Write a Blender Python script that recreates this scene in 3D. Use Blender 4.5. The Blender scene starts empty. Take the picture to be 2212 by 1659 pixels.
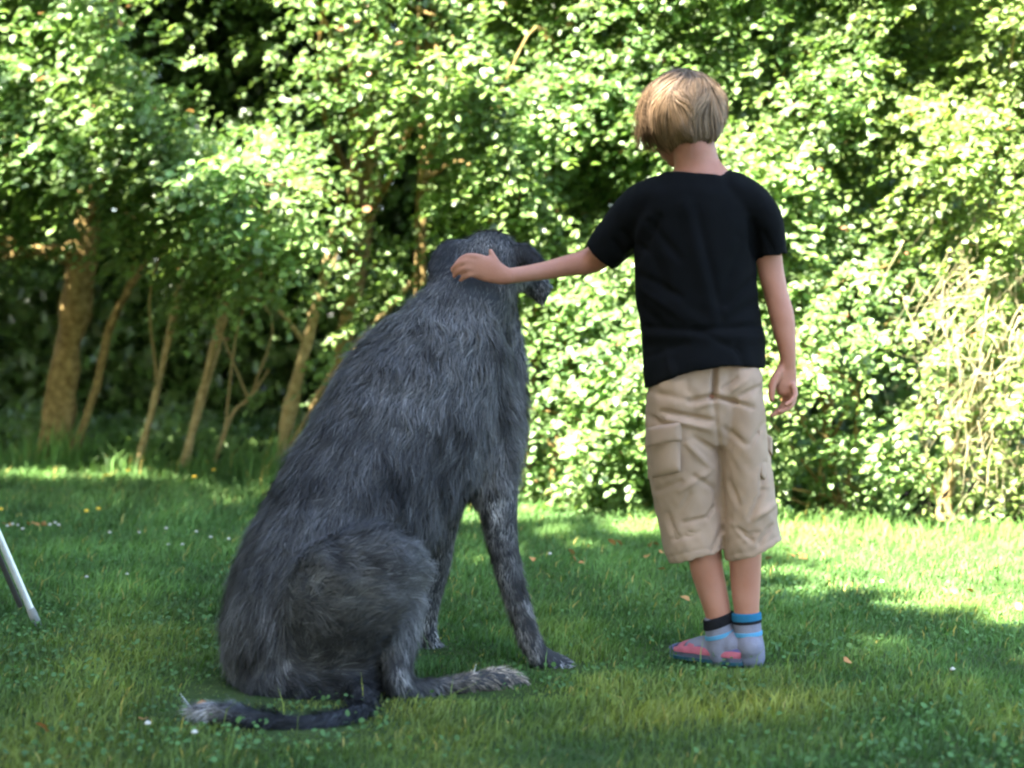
import bpy, math, random
import numpy as np
from mathutils import Vector, noise

SC = bpy.context.scene
RNG = np.random.default_rng(11)
random.seed(11)
PI = math.pi

# ------------------------------------------------------------------ camera, sky, sun
FX = 3687.0            # focal length in pixels of a 2212 px wide frame
CAM_Z = 0.8
PITCH = math.radians(1.98)
cam_d = bpy.data.cameras.new("camera")
cam = bpy.data.objects.new("camera", cam_d)
SC.collection.objects.link(cam)
cam.location = (0, 0, CAM_Z)
cam.rotation_euler = (PI / 2 - PITCH, 0, 0)
cam_d.sensor_width = 36.0
cam_d.lens = 36.0 * FX / 2212.0
cam_d.clip_start = 0.05
cam_d.clip_end = 600
cam_d.dof.use_dof = True
cam_d.dof.focus_distance = 4.3
cam_d.dof.aperture_fstop = 2.9
SC.camera = cam

SUN_EL = math.radians(54)
HX, HY = 0.55, 0.835
_n = math.hypot(HX, HY); HX /= _n; HY /= _n
TRAVEL = Vector((HX * math.cos(SUN_EL), HY * math.cos(SUN_EL), -math.sin(SUN_EL)))
w = bpy.data.worlds.new("World"); SC.world = w
w.use_nodes = True
nt = w.node_tree; nt.nodes.clear()
sky = nt.nodes.new("ShaderNodeTexSky"); sky.sky_type = 'NISHITA'; sky.sun_disc = False
sky.sun_elevation = SUN_EL; sky.sun_rotation = math.atan2(-HX, -HY)
bg = nt.nodes.new("ShaderNodeBackground"); bg.inputs[1].default_value = 0.084
wo = nt.nodes.new("ShaderNodeOutputWorld")
nt.links.new(sky.outputs[0], bg.inputs[0]); nt.links.new(bg.outputs[0], wo.inputs[0])
sl = bpy.data.lights.new("sun", 'SUN'); sl.energy = 5.0; sl.angle = math.radians(0.53)
sl.color = (1.0, 0.94, 0.84)
so = bpy.data.objects.new("sun", sl); SC.collection.objects.link(so)
so.rotation_euler = TRAVEL.to_track_quat('-Z', 'Y').to_euler()
so.location = (-8, -12, 14)
SC.view_settings.view_transform = 'Standard'
SC.view_settings.look = 'None'
SC.view_settings.gamma = 1.0
SC.view_settings.exposure = 3.85
SC.cycles.filter_width = 2.3
SC.cycles.max_bounces = 8
SC.cycles.diffuse_bounces = 4
SC.cycles.transmission_bounces = 5

# ------------------------------------------------------------------ helpers
CP, SP = math.cos(PITCH), math.sin(PITCH)
def V(x, y, Y):
    """point at distance Y (metres ahead) that stands at pixel x, y of a 2212 x 1659 frame"""
    u = (x - 1106.0) / FX; v = (829.5 - y) / FX
    dy = CP + v * SP; dz = -SP + v * CP
    k = Y / dy
    return np.array([u * k, Y, CAM_Z + dz * k])
def VA(x, y, Y):
    u = (x - 1106.0) / FX; v = (829.5 - y) / FX
    dy = CP + v * SP; dz = -SP + v * CP
    k = Y / dy
    return np.stack([u * k, Y, CAM_Z + dz * k], -1)
def view(p):
    d = p - np.array([0, 0, CAM_Z])
    f = d[..., 1] * CP - d[..., 2] * SP
    up = d[..., 1] * SP + d[..., 2] * CP
    return 1106 + FX * d[..., 0] / f, 829.5 - FX * up / f
def GY(y):
    """distance of the ground seen at row y"""
    v = (829.5 - y) / FX
    return CAM_Z * (CP + v * SP) / -(-SP + v * CP)
def nrm(a):
    return a / np.maximum(np.linalg.norm(a, axis=-1, keepdims=True), 1e-9)

def link(o, parent=None):
    SC.collection.objects.link(o)
    if parent is not None: o.parent = parent
    return o
def tag(o, label=None, cat=None, group=None, kind=None):
    if label: o["label"] = label
    if cat: o["category"] = cat
    if group: o["group"] = group
    if kind: o["kind"] = kind
    return o
def empty(name, loc, label, cat, group=None):
    o = bpy.data.objects.new(name, None)
    o.location = loc; o.empty_display_size = 0.1
    link(o); return tag(o, label, cat, group)
def put_parent(o, root):
    """parent without moving: root only has a location"""
    o.parent = root
    par = root; t = Vector((0, 0, 0))
    while par is not None:
        t += par.location; par = par.parent
    o.location = -t
def mesh_from(name, verts, tris, mat=None, tint=None, smooth=True, mats=None, midx=None):
    me = bpy.data.meshes.new(name)
    verts = np.asarray(verts, dtype=np.float32); tris = np.asarray(tris, dtype=np.int32)
    k = tris.shape[1]
    me.vertices.add(len(verts)); me.vertices.foreach_set("co", verts.ravel())
    me.loops.add(tris.size); me.loops.foreach_set("vertex_index", tris.ravel())
    me.polygons.add(len(tris))
    me.polygons.foreach_set("loop_start", np.arange(0, tris.size, k, dtype=np.int32))
    me.polygons.foreach_set("loop_total", np.full(len(tris), k, dtype=np.int32))
    if smooth: me.polygons.foreach_set("use_smooth", np.ones(len(tris), dtype=bool))
    if mats:
        for m in mats: me.materials.append(m)
        if midx is not None: me.polygons.foreach_set("material_index", np.asarray(midx, dtype=np.int32))
    elif mat: me.materials.append(mat)
    if tint is not None:
        ca = me.color_attributes.new("tint", 'FLOAT_COLOR', 'POINT')
        c = np.ones((len(verts), 4), dtype=np.float32); c[:, :3] = tint
        ca.data.foreach_set("color", c.ravel())
    me.update(calc_edges=True)
    return me
def obj_from(name, verts, tris, mat=None, parent=None, **kw):
    o = bpy.data.objects.new(name, mesh_from(name, verts, tris, mat, **kw))
    link(o)
    if parent is not None: put_parent(o, parent)
    return o

class Shell:
    def __init__(s): s.v = []; s.f = []; s.n = 0
    def add(s, v, f):
        v = np.asarray(v, float)
        s.v.append(v); s.f += [tuple(i + s.n for i in q) for q in f]; s.n += len(v)
    def mesh(s, name):
        me = bpy.data.meshes.new(name)
        me.from_pydata([tuple(p) for p in np.concatenate(s.v)], [], s.f)
        me.update(); return me

def catmull(P, n):
    P = np.asarray(P, float)
    if len(P) < 3:
        t = np.linspace(0, 1, n + 1)[:, None]
        return P[0] * (1 - t) + P[-1] * t
    Q = np.vstack([2 * P[0] - P[1], P, 2 * P[-1] - P[-2]])
    out = []
    for i in range(1, len(Q) - 2):
        for k in range(n):
            t = k / n
            a, b, c, d = Q[i - 1], Q[i], Q[i + 1], Q[i + 2]
            out.append(0.5 * ((2 * b) + (c - a) * t + (2 * a - 5 * b + 4 * c - d) * t * t + (3 * b - a - 3 * c + d) * t ** 3))
    out.append(Q[-2])
    return np.array(out)

def tube_w(sh, pts, seg=20, sub=4, caps=(1, 1), hollow=None, fixed=None):
    """pts rows: world x y z, half width a, half depth b (metres)"""
    R = catmull(pts, sub)
    R[:, 3:5] = np.maximum(R[:, 3:5], 1e-4)
    C = R[:, :3]; A = R[:, 3]; B = R[:, 4]
    T = np.gradient(C, axis=0); T = nrm(T)
    rows = []
    ang = np.linspace(0, 2 * PI, seg, endpoint=False)
    frames = []
    for i in range(len(C)):
        t = T[i]
        if fixed is not None: D = np.array(fixed, float)
        else: D = np.array([0, 1.0, 0])
        D = D - t * D.dot(t)
        if np.linalg.norm(D) < 0.25:
            D = np.array([0, 0.3, 1.0]); D = D - t * D.dot(t)
        D /= np.linalg.norm(D)
        S = np.cross(t, D)
        frames.append((C[i], S, D, t, A[i], B[i]))
    def ring(fr, k, off=0.0):
        c, S, D, t, a, b = fr
        return c + t * off + np.outer(np.cos(ang) * a * k, S) + np.outer(np.sin(ang) * b * k, D)
    if caps[0]:
        r0 = min(frames[0][4], frames[0][5])
        for ph in (0.2, 0.55, 0.85):
            rows.append(ring(frames[0], math.sin(ph * PI / 2), -r0 * caps[0] * math.cos(ph * PI / 2)))
    for fr in frames: rows.append(ring(fr, 1))
    if hollow:
        n, k = hollow
        for j in range(n + 1): rows.append(ring(frames[-1 - j], k))
    elif caps[1]:
        r1 = min(frames[-1][4], frames[-1][5])
        for ph in (0.85, 0.55, 0.2):
            rows.append(ring(frames[-1], math.sin(ph * PI / 2), r1 * caps[1] * math.cos(ph * PI / 2)))
    v = np.concatenate(rows); f = []
    for i in range(len(rows) - 1):
        for j in range(seg):
            a = i * seg + j; b = i * seg + (j + 1) % seg
            f.append((a, b, b + seg, a + seg))
    f.append(tuple(range(seg))[::-1]); f.append(tuple(range((len(rows) - 1) * seg, len(rows) * seg)))
    sh.add(v, f)
def vt(pts, bs=1.0):
    """view rows (x, y, Y, a_px[, b_m]) -> world rows"""
    out = []
    for p in pts:
        c = V(*p[:3]); a = p[3] * p[2] / FX
        b = p[4] if len(p) > 4 else a * bs
        out.append([*c, a, b])
    return out
def tube(sh, pts, bs=1.0, **kw): tube_w(sh, vt(pts, bs), **kw)
def ball(sh, c, r, rot=None, seg=20):
    """ellipsoid at world c with radii r (optionally a 3x3 of axes rows)"""
    th = np.linspace(0, PI, 13); ph = np.linspace(0, 2 * PI, seg, endpoint=False)
    v = []
    for t in th[1:-1]:
        for p in ph: v.append((math.sin(t) * math.cos(p) * r[0], math.sin(t) * math.sin(p) * r[1], math.cos(t) * r[2]))
    v.append((0, 0, r[2])); v.append((0, 0, -r[2]))
    v = np.array(v)
    if rot is not None: v = v @ np.asarray(rot)
    v = v + np.asarray(c)
    n = 11; f = []
    for i in range(n - 1):
        for j in range(seg):
            a = i * seg + j; b = i * seg + (j + 1) % seg
            f.append((a, a + seg, b + seg, b))
    top = n * seg; bot = top + 1
    for j in range(seg):
        f.append((top, j, (j + 1) % seg)); f.append((bot, (n - 1) * seg + (j + 1) % seg, (n - 1) * seg + j))
    sh.add(v, f)
def remesh(sh, name, vox, smooth=4, factor=0.5):
    o = bpy.data.objects.new(name, sh.mesh(name)); SC.collection.objects.link(o)
    m = o.modifiers.new("r", 'REMESH'); m.mode = 'VOXEL'; m.voxel_size = vox; m.adaptivity = 0
    if smooth:
        s = o.modifiers.new("s", 'SMOOTH'); s.iterations = smooth; s.factor = factor
    dg = bpy.context.evaluated_depsgraph_get(); dg.update()
    me = bpy.data.meshes.new_from_object(o.evaluated_get(dg))
    SC.collection.objects.unlink(o); bpy.data.objects.remove(o)
    me.name = name
    me.polygons.foreach_set("use_smooth", np.ones(len(me.polygons), dtype=bool))
    return me
def coords(me):
    a = np.empty(len(me.vertices) * 3, dtype=np.float32); me.vertices.foreach_get("co", a); return a.reshape(-1, 3).astype(float)
def normals(me):
    a = np.empty(len(me.vertices) * 3, dtype=np.float32)
    me.vertex_normals.foreach_get("vector", a); return a.reshape(-1, 3).astype(float)
def setco(me, c):
    me.vertices.foreach_set("co", np.asarray(c, dtype=np.float32).ravel()); me.update()
def wrap(me, name, mat, parent):
    me.materials.clear(); me.materials.append(mat)
    o = bpy.data.objects.new(name, me); link(o); put_parent(o, parent); return o
def tris_of(me):
    me.calc_loop_triangles()
    a = np.empty(len(me.loop_triangles) * 3, dtype=np.int32); me.loop_triangles.foreach_get("vertices", a)
    return a.reshape(-1, 3)
def scatter(me, n, rng=RNG):
    co = coords(me); no = normals(me); tr = tris_of(me)
    A = co[tr[:, 0]]; B = co[tr[:, 1]]; Cc = co[tr[:, 2]]
    ar = np.linalg.norm(np.cross(B - A, Cc - A), axis=1)
    idx = rng.choice(len(tr), n, p=ar / ar.sum())
    r1 = np.sqrt(rng.random(n))[:, None]; r2 = rng.random(n)[:, None]
    p = A[idx] * (1 - r1) + B[idx] * r1 * (1 - r2) + Cc[idx] * r1 * r2
    return p, nrm(no[tr[idx]].mean(1))
_wv = []
_r = np.random.default_rng(5)
for _i in range(14):
    _wv.append((_r.normal(size=3), _r.random() * 6.28))
def fnoise(p, scale, seed=0, oct=14):
    """cheap smooth noise in about -1..1"""
    s = 0
    for k in range(oct):
        d, ph = _wv[(k + seed * 3) % 14]
        d = np.roll(d, seed % 3) * (1 + 0.3 * math.sin(k * 1.7 + seed))
        s = s + np.sin(p @ (d / scale) * 2.2 + ph * (1 + seed))
    return s / math.sqrt(oct) * 0.8

# ------------------------------------------------------------------ materials
def mat_new(name):
    m = bpy.data.materials.new(name); m.use_nodes = True
    t = m.node_tree; t.nodes.clear()
    out = t.nodes.new("ShaderNodeOutputMaterial")
    return m, t, out
def pmat(name, col, rough=0.6, var=0.15, scale=20, bump=0.0, bscale=200, tint=False, spec=0.5, metal=0.0, trans=0.0, sheen=0.0, sss=0.0, col2=None, tcol=None):
    m, t, out = mat_new(name)
    p = t.nodes.new("ShaderNodeBsdfPrincipled")
    p.inputs["Roughness"].default_value = rough; p.inputs["Metallic"].default_value = metal
    p.inputs["Specular IOR Level"].default_value = spec
    if sheen: p.inputs["Sheen Weight"].default_value = sheen
    if sss:
        p.inputs["Subsurface Weight"].default_value = sss
        p.inputs["Subsurface Radius"].default_value = (0.012, 0.005, 0.003)
        p.inputs["Subsurface Scale"].default_value = 1.0
    tc = t.nodes.new("ShaderNodeTexCoord")
    nz = t.nodes.new("ShaderNodeTexNoise"); nz.inputs["Scale"].default_value = scale; nz.inputs["Detail"].default_value = 5
    t.links.new(tc.outputs["Object"], nz.inputs["Vector"])
    mix = t.nodes.new("ShaderNodeMix"); mix.data_type = 'RGBA'
    rr = t.nodes.new("ShaderNodeMapRange"); rr.inputs[1].default_value = 0.3; rr.inputs[2].default_value = 0.7
    t.links.new(nz.outputs["Fac"], rr.inputs[0]); t.links.new(rr.outputs[0], mix.inputs[0])
    c2 = col2 or tuple(c * (1 + var) for c in col); c1 = col if col2 else tuple(c * (1 - var) for c in col)
    mix.inputs[6].default_value = (*c1, 1); mix.inputs[7].default_value = (*c2, 1)
    colour = mix.outputs[2]
    if tint:
        at = t.nodes.new("ShaderNodeAttribute"); at.attribute_name = "tint"
        mm = t.nodes.new("ShaderNodeMix"); mm.data_type = 'RGBA'; mm.blend_type = 'MULTIPLY'; mm.inputs[0].default_value = 1
        t.links.new(colour, mm.inputs[6]); t.links.new(at.outputs["Color"], mm.inputs[7]); colour = mm.outputs[2]
    t.links.new(colour, p.inputs["Base Color"])
    if bump:
        nb = t.nodes.new("ShaderNodeTexNoise"); nb.inputs["Scale"].default_value = bscale; nb.inputs["Detail"].default_value = 4
        t.links.new(tc.outputs["Object"], nb.inputs["Vector"])
        b = t.nodes.new("ShaderNodeBump"); b.inputs["Strength"].default_value = bump; b.inputs["Distance"].default_value = 0.01
        t.links.new(nb.outputs["Fac"], b.inputs["Height"]); t.links.new(b.outputs[0], p.inputs["Normal"])
    sh = p.outputs[0]
    if trans:
        tr = t.nodes.new("ShaderNodeBsdfTranslucent")
        if tcol:
            m3 = t.nodes.new("ShaderNodeMix"); m3.data_type = 'RGBA'; m3.blend_type = 'MULTIPLY'; m3.inputs[0].default_value = 1
            t.links.new(colour, m3.inputs[6]); m3.inputs[7].default_value = (*tcol, 1)
            t.links.new(m3.outputs[2], tr.inputs[0])
        else: t.links.new(colour, tr.inputs[0])
        ms = t.nodes.new("ShaderNodeMixShader"); ms.inputs[0].default_value = trans
        t.links.new(sh, ms.inputs[1]); t.links.new(tr.outputs[0], ms.inputs[2]); sh = ms.outputs[0]
    t.links.new(sh, out.inputs[0])
    return m
M = {}
M['leaf'] = pmat('leaf_green', (0.126, 0.203, 0.062), rough=0.42, var=0.2, scale=6, tint=True, trans=0.35, spec=0.5, tcol=(1.4, 1.5, 0.85))
M['grass'] = pmat('grass_green', (0.105, 0.175, 0.045), rough=0.6, var=0.18, scale=3, tint=True, trans=0.3, spec=0.3, tcol=(1.3, 1.3, 0.7))
M['soil'] = pmat('lawn_soil', (0.03, 0.055, 0.015), rough=0.95, scale=14, col2=(0.05, 0.07, 0.02), bump=0.6, bscale=60, spec=0.1)
M['litter'] = pmat('forest_soil', (0.014, 0.012, 0.006), rough=1.0, scale=9, col2=(0.03, 0.024, 0.012), bump=0.8, bscale=30, spec=0.1)
M['bark'] = pmat('bark', (0.12, 0.08, 0.025), rough=0.9, scale=25, col2=(0.32, 0.23, 0.09), bump=0.9, bscale=45, spec=0.15)
M['barkpale'] = pmat('pale_bark', (0.22, 0.155, 0.06), rough=0.9, scale=30, col2=(0.42, 0.32, 0.15), bump=0.7, bscale=60, spec=0.15)
M['deadtwig'] = pmat('dead_twig', (0.3, 0.26, 0.15), rough=0.9, var=0.2, scale=20, tint=True, spec=0.1)
M['skin'] = pmat('skin', (0.34, 0.142, 0.088), rough=0.55, scale=14, col2=(0.40, 0.19, 0.13), bump=0.08, bscale=300, sss=0.12, spec=0.35)
M['shirt'] = pmat('black_cotton', (0.0030, 0.0035, 0.0042), rough=0.95, scale=12, var=0.15, bump=0.25, bscale=420, sheen=0.0, spec=0.1)
M['shorts'] = pmat('khaki_cotton', (0.345, 0.243, 0.175), rough=0.9, var=0.08, scale=14, bump=0.2, bscale=500, spec=0.15)
M['hair'] = pmat('blond_hair', (0.24, 0.152, 0.080), rough=0.6, var=0.12, scale=30, tint=True, spec=0.25)
M['fur'] = pmat('grey_fur', (1, 1, 1), rough=0.75, var=0.0, tint=True, spec=0.25)
M['hide'] = pmat('dark_hide', (0.02, 0.022, 0.026), rough=0.9, var=0.3, scale=25)
M['sock'] = pmat('grey_sock_knit', (0.19, 0.19, 0.24), rough=0.95, var=0.06, scale=60, bump=0.3, bscale=350, spec=0.1)
M['sockblue'] = pmat('blue_knit', (0.02, 0.13, 0.24), rough=0.95, var=0.1, bump=0.3, bscale=350, spec=0.1)
M['socksky'] = pmat('sky_blue_knit', (0.08, 0.26, 0.42), rough=0.95, var=0.1, bump=0.3, bscale=350, spec=0.1)
M['sockblack'] = pmat('black_knit', (0.012, 0.012, 0.014), rough=0.95, var=0.2, bump=0.3, bscale=350, spec=0.1)
M['pink'] = pmat('pink_shoe_fabric', (0.36, 0.085, 0.115), rough=0.8, var=0.12, scale=60, bump=0.2)
M['purple'] = pmat('purple_trim', (0.07, 0.06, 0.16), rough=0.7, var=0.15)
M['sole'] = pmat('grey_sole', (0.10, 0.105, 0.15), rough=0.7, var=0.15)
M['teal'] = pmat('teal_sole', (0.015, 0.08, 0.10), rough=0.6, var=0.15)
M['metal'] = pmat('brushed_metal', (0.7, 0.72, 0.75), rough=0.38, metal=0.55, var=0.05, scale=80)
M['rubber'] = pmat('grey_rubber', (0.25, 0.25, 0.24), rough=0.8, var=0.1)
M['nearblack'] = pmat('near_black', (0.03, 0.03, 0.03), rough=0.5, var=0.1)
M['white'] = pmat('white_petal', (0.5, 0.48, 0.42), rough=0.8, var=0.1)
M['yellow'] = pmat('yellow_petal', (0.6, 0.4, 0.03), rough=0.8, var=0.1)
M['deadleaf'] = pmat('dead_leaf', (0.32, 0.13, 0.045), rough=0.85, scale=30, col2=(0.45, 0.24, 0.09), spec=0.2)
M['stem'] = pmat('green_stem', (0.06, 0.13, 0.03), rough=0.7, var=0.1)
M['eyewhite'] = pmat('eye_white', (0.75, 0.73, 0.7), rough=0.2, var=0.02)
M['nail'] = pmat('dark_nose', (0.01, 0.01, 0.011), rough=0.4, var=0.1)
# ------------------------------------------------------------------ ground
def sheet(name, x0, x1, y0, y1, nx, ny, z, mat, amp=0.006):
    xs = np.linspace(x0, x1, nx); ys = np.linspace(y0, y1, ny)
    X, Y = np.meshgrid(xs, ys)
    Z = z + amp * (np.sin(X * 3.1 + 1) * np.cos(Y * 2.3) + np.sin(X * 7 + Y * 5) * .5)
    v = np.stack([X.ravel(), Y.ravel(), Z.ravel()], 1)
    i = np.arange(nx * ny).reshape(ny, nx)
    q = np.stack([i[:-1, :-1], i[:-1, 1:], i[1:, 1:], i[1:, :-1]], -1).reshape(-1, 4)
    o = obj_from(name, v, q, mat); o["kind"] = "structure"; return o
sheet('ground', -250, 250, -250, 250, 60, 60, -0.06, M['litter'], 0.0)

def wall_y(x):
    """distance of the edge of the wood seen at column x"""
    return np.interp(x, [-700, 0, 600, 1106, 1600, 2212, 2900], [10.6, 9.5, 8.5, 7.5, 6.95, 6.45, 6.2])
EDGE = [(-9, 16.5), (-4.2, 11.2), (-2.75, 9.6), (-1.17, 8.6), (0, 7.45), (.95, 6.95), (1.95, 6.35), (3.2, 5.7), (9, 3.5)]
def edge_y(X): return np.interp(X, [p[0] for p in EDGE], [p[1] for p in EDGE])
# lawn: one sheet whose far side follows the edge of the wood
xs = np.linspace(-9, 9, 91); ts = np.linspace(0, 1, 60)
X, T = np.meshgrid(xs, ts); Y = -6 + (edge_y(X) + 0.6 + 6) * T
Z = 0.006 * (np.sin(X * 3.1 + 1) * np.cos(Y * 2.3) + np.sin(X * 7 + Y * 5) * .5)
i = np.arange(X.size).reshape(X.shape)
q = np.stack([i[:-1, :-1], i[:-1, 1:], i[1:, 1:], i[1:, :-1]], -1).reshape(-1, 4)
lawn = obj_from('lawn', np.stack([X.ravel(), Y.ravel(), Z.ravel()], 1), q, M['soil']); lawn["kind"] = "structure"

# ------------------------------------------------------------------ grass
def blades(base, length, width, lean, bend, rng):
    n = len(base)
    az = rng.random(n) * 2 * PI
    side = np.stack([np.cos(az), np.sin(az), np.zeros(n)], 1)
    laz = rng.normal(0.5, 1.3, n)
    ld = np.stack([np.cos(laz), np.sin(laz), np.zeros(n)], 1)
    up = np.array([0, 0, 1.0])
    L = length[:, None]; W = width[:, None] * .5
    m = base + up * L * .55 + ld * (lean[:, None] * L * .4)
    t = base + up * L * (1 - .25 * bend[:, None]) + ld * ((lean + bend)[:, None] * L)
    v = np.stack([base - side * W, base + side * W, m - side * W * .8, m + side * W * .8, t], 1).reshape(-1, 3)
    k = np.arange(n)[:, None] * 5
    f = np.concatenate([k + [0, 1, 3], k + [0, 3, 2], k + [2, 3, 4]], 0)
    return v, f
def scatter_ground(n, y0, y1, rng, margin=1.35, power=1.0):
    y = y0 + (y1 - y0) * rng.random(n * 3) ** power
    hw = y * 0.3 + margin
    x = (rng.random(n * 3) * 2 - 1)
    keep = rng.random(n * 3) < hw / hw.max()
    x = x * hw
    ok = keep & (y < edge_y(x) + 0.15)
    x, y = x[ok][:n], y[ok][:n]
    return np.stack([x, y, np.zeros(len(x))], 1)
def patch(p):  # large soft patches of colour
    return fnoise(p, 0.75, 1), fnoise(p, 0.28, 2)
# where feet, rump and tail press the grass flat
FLAT = [((856, 1500), (1125, 1500), .045), ((800, 1545), (425, 1548), .03), ((745, 1575), (600, 1588), .03), ((1165, 1440), (1240, 1448), .04), ((1465, 1412), (1600, 1440), .022), ((1600, 1440), (1650, 1435), .022),
        ((560, 1500), (780, 1500), .10), ((915, 1400), (950, 1405), .035)]
FLATW = []
for (a_, b_, r_) in FLAT:
    A_ = V(*a_, GY(a_[1]))[:2]; B_ = V(*b_, GY(b_[1]))[:2]; FLATW.append((A_, B_, r_))
def free(b, thin=.8):
    k = np.ones(len(b), bool)
    for A_, B_, r_ in FLATW:
        ab = B_ - A_; t = np.clip(((b[:, :2] - A_) @ ab) / (ab @ ab), 0, 1)
        k &= ~((np.linalg.norm(b[:, :2] - (A_ + t[:, None] * ab), axis=1) < r_) & (np.random.default_rng(1).random(len(b)) < thin))
    return k
def flats(b):
    k = np.ones(len(b))
    for A_, B_, r_ in FLATW:
        ab = B_ - A_; t = np.clip(((b[:, :2] - A_) @ ab) / (ab @ ab), 0, 1)
        k = np.minimum(k, np.clip((np.linalg.norm(b[:, :2] - (A_ + t[:, None] * ab), axis=1) - r_) / .13, .35, 1))
    return k
rng = np.random.default_rng(3)
parts_v = []; parts_f = []; parts_c = []; off = 0
def push(v, f, c):
    global off
    parts_v.append(v); parts_f.append(f + off); parts_c.append(c); off += len(v)
def gcol(base, rng, per):
    a, b = patch(base)
    n = len(base)
    c = np.ones((n, 3))
    dry = np.clip(0.30 + a * .5 + b * .4, 0, 1)[:, None] * np.clip(1.4 - (base[:, 1:2] - 2.8) * .55, .12, 1)
    c = c * (1 - dry) * np.array([.8, 1.0, .95]) + dry * np.array([1.9, 1.25, .95])
    c *= (0.6 + 0.8 * rng.random((n, 1))) * (1 + .28 * b[:, None])
    straw = rng.random(n) < .02
    c[straw] = np.array([4.2, 2.0, 2.0])
    return np.repeat(c, per, 0)
for (n, y0, y1, l0, l1, wd) in ((140000, 2.6, 4.8, .012, .038, .0034), (100000, 4.6, 7.2, .018, .05, .0042), (58000, 6.6, 12.5, .03, .08, .006)):
    b = scatter_ground(n, y0, y1, rng)
    b = b[free(b)]; n = len(b); a, bb = patch(b)
    L = (l0 + (l1 - l0) * rng.random(n)) * (1 + .3 * bb) * flats(b)
    v, f = blades(b, L, wd * (.7 + .6 * rng.random(n)), rng.random(n) * .6, rng.random(n) * .7, rng)
    push(v, f, gcol(b, rng, 5))
# taller tufts
b = scatter_ground(1500, 2.7, 9, rng); b = b[free(b)]; n = len(b)
v, f = blades(b, .045 + .05 * rng.random(n), np.full(n, .003), rng.random(n) * .5, rng.random(n) * .6, rng)
push(v, f, gcol(b, rng, 5) * 1.15)
# long unmown grass along the edge of the wood
n = 13000
x = rng.random(n) * 9.5 - 5.0
y = edge_y(x) + rng.normal(-.05, .16, n)
b = np.stack([x, y, np.zeros(n)], 1)
L = (.06 + .13 * rng.random(n) ** 2) * (1 + .5 * fnoise(b, .3, 4)) * np.where(x < -.7, 1.15, .45)
v, f = blades(b, np.abs(L), .004 + .004 * rng.random(n), rng.random(n) * .45, rng.random(n) * .5, rng)
push(v, f, gcol(b, rng, 5) * np.array([1.1, 1.1, 1]))
grass = obj_from('grass', np.concatenate(parts_v), np.concatenate(parts_f), M['grass'], tint=np.concatenate(parts_c), smooth=False)
tag(grass, 'short green mown grass of the lawn, longer along the wood', 'grass', kind='stuff')

# small round clover and weed leaves between the blades
def discs(c, r, nrmv, rng):
    n = len(c)
    a = nrm(np.cross(nrmv, rng.normal(size=(n, 3)))); bvec = np.cross(nrmv, a)
    k = 6; ang = np.linspace(0, 2 * PI, k, endpoint=False)
    v = c[:, None, :] + r[:, None, None] * (np.cos(ang)[None, :, None] * a[:, None, :] + np.sin(ang)[None, :, None] * bvec[:, None, :] * .8)
    v = v.reshape(-1, 3); o = np.arange(n)[:, None] * k
    f = np.concatenate([o + [0, 1, 2], o + [0, 2, 3], o + [0, 3, 4], o + [0, 4, 5]], 0)
    return v, f
b = scatter_ground(42000, 2.6, 8.5, rng)
dens = fnoise(b, .5, 6) + .6 * fnoise(b, .18, 7)
b = b[(dens + rng.normal(0, .5, len(b))) > .35]; n = len(b)
b = b[free(b)]; n = len(b); b[:, 2] = .01 + .02 * rng.random(n)
v, f = discs(b, .0035 + .0045 * rng.random(n), nrm(rng.normal(size=(n, 3)) * .45 + [0, -.25, 1]), rng)
c = np.repeat(np.array([.75, .95, 1.05]) * (0.7 + .6 * rng.random((n, 1))), 6, 0)
clover = obj_from('clover', v, f, M['grass'], tint=c, smooth=False)
tag(clover, 'bluish green clover leaves spread in patches through the lawn', 'clover', kind='stuff')

# ------------------------------------------------------------------ leaves
def leaf_tpl():
    # ovate leaf, base at 0, tip at x=1, folded on the midrib
    v = np.array([[0, 0, 0], [.28, .36, .10], [.70, .30, .07], [1, 0, -.10], [.28, -.36, .10], [.70, -.30, .07]])
    f = np.array([[0, 2, 1], [0, 3, 2], [0, 4, 5], [0, 5, 3]])
    return v, f
LV, LF = leaf_tpl()
SUNV = -np.array(TRAVEL)
def leaves(pos, d, nn, size, tint):
    d = nrm(d); nn = nrm(nn - d * (nn * d).sum(1, keepdims=True)); s = np.cross(nn, d)
    v = pos[:, None, :] + size[:, None, None] * (LV[None, :, 0:1] * d[:, None, :] + LV[None, :, 1:2] * s[:, None, :] + LV[None, :, 2:3] * nn[:, None, :])
    n = len(pos)
    f = (np.arange(n)[:, None, None] * 6 + LF[None]).reshape(-1, 3)
    return v.reshape(-1, 3), f, np.repeat(tint, 6, 0)
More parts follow.
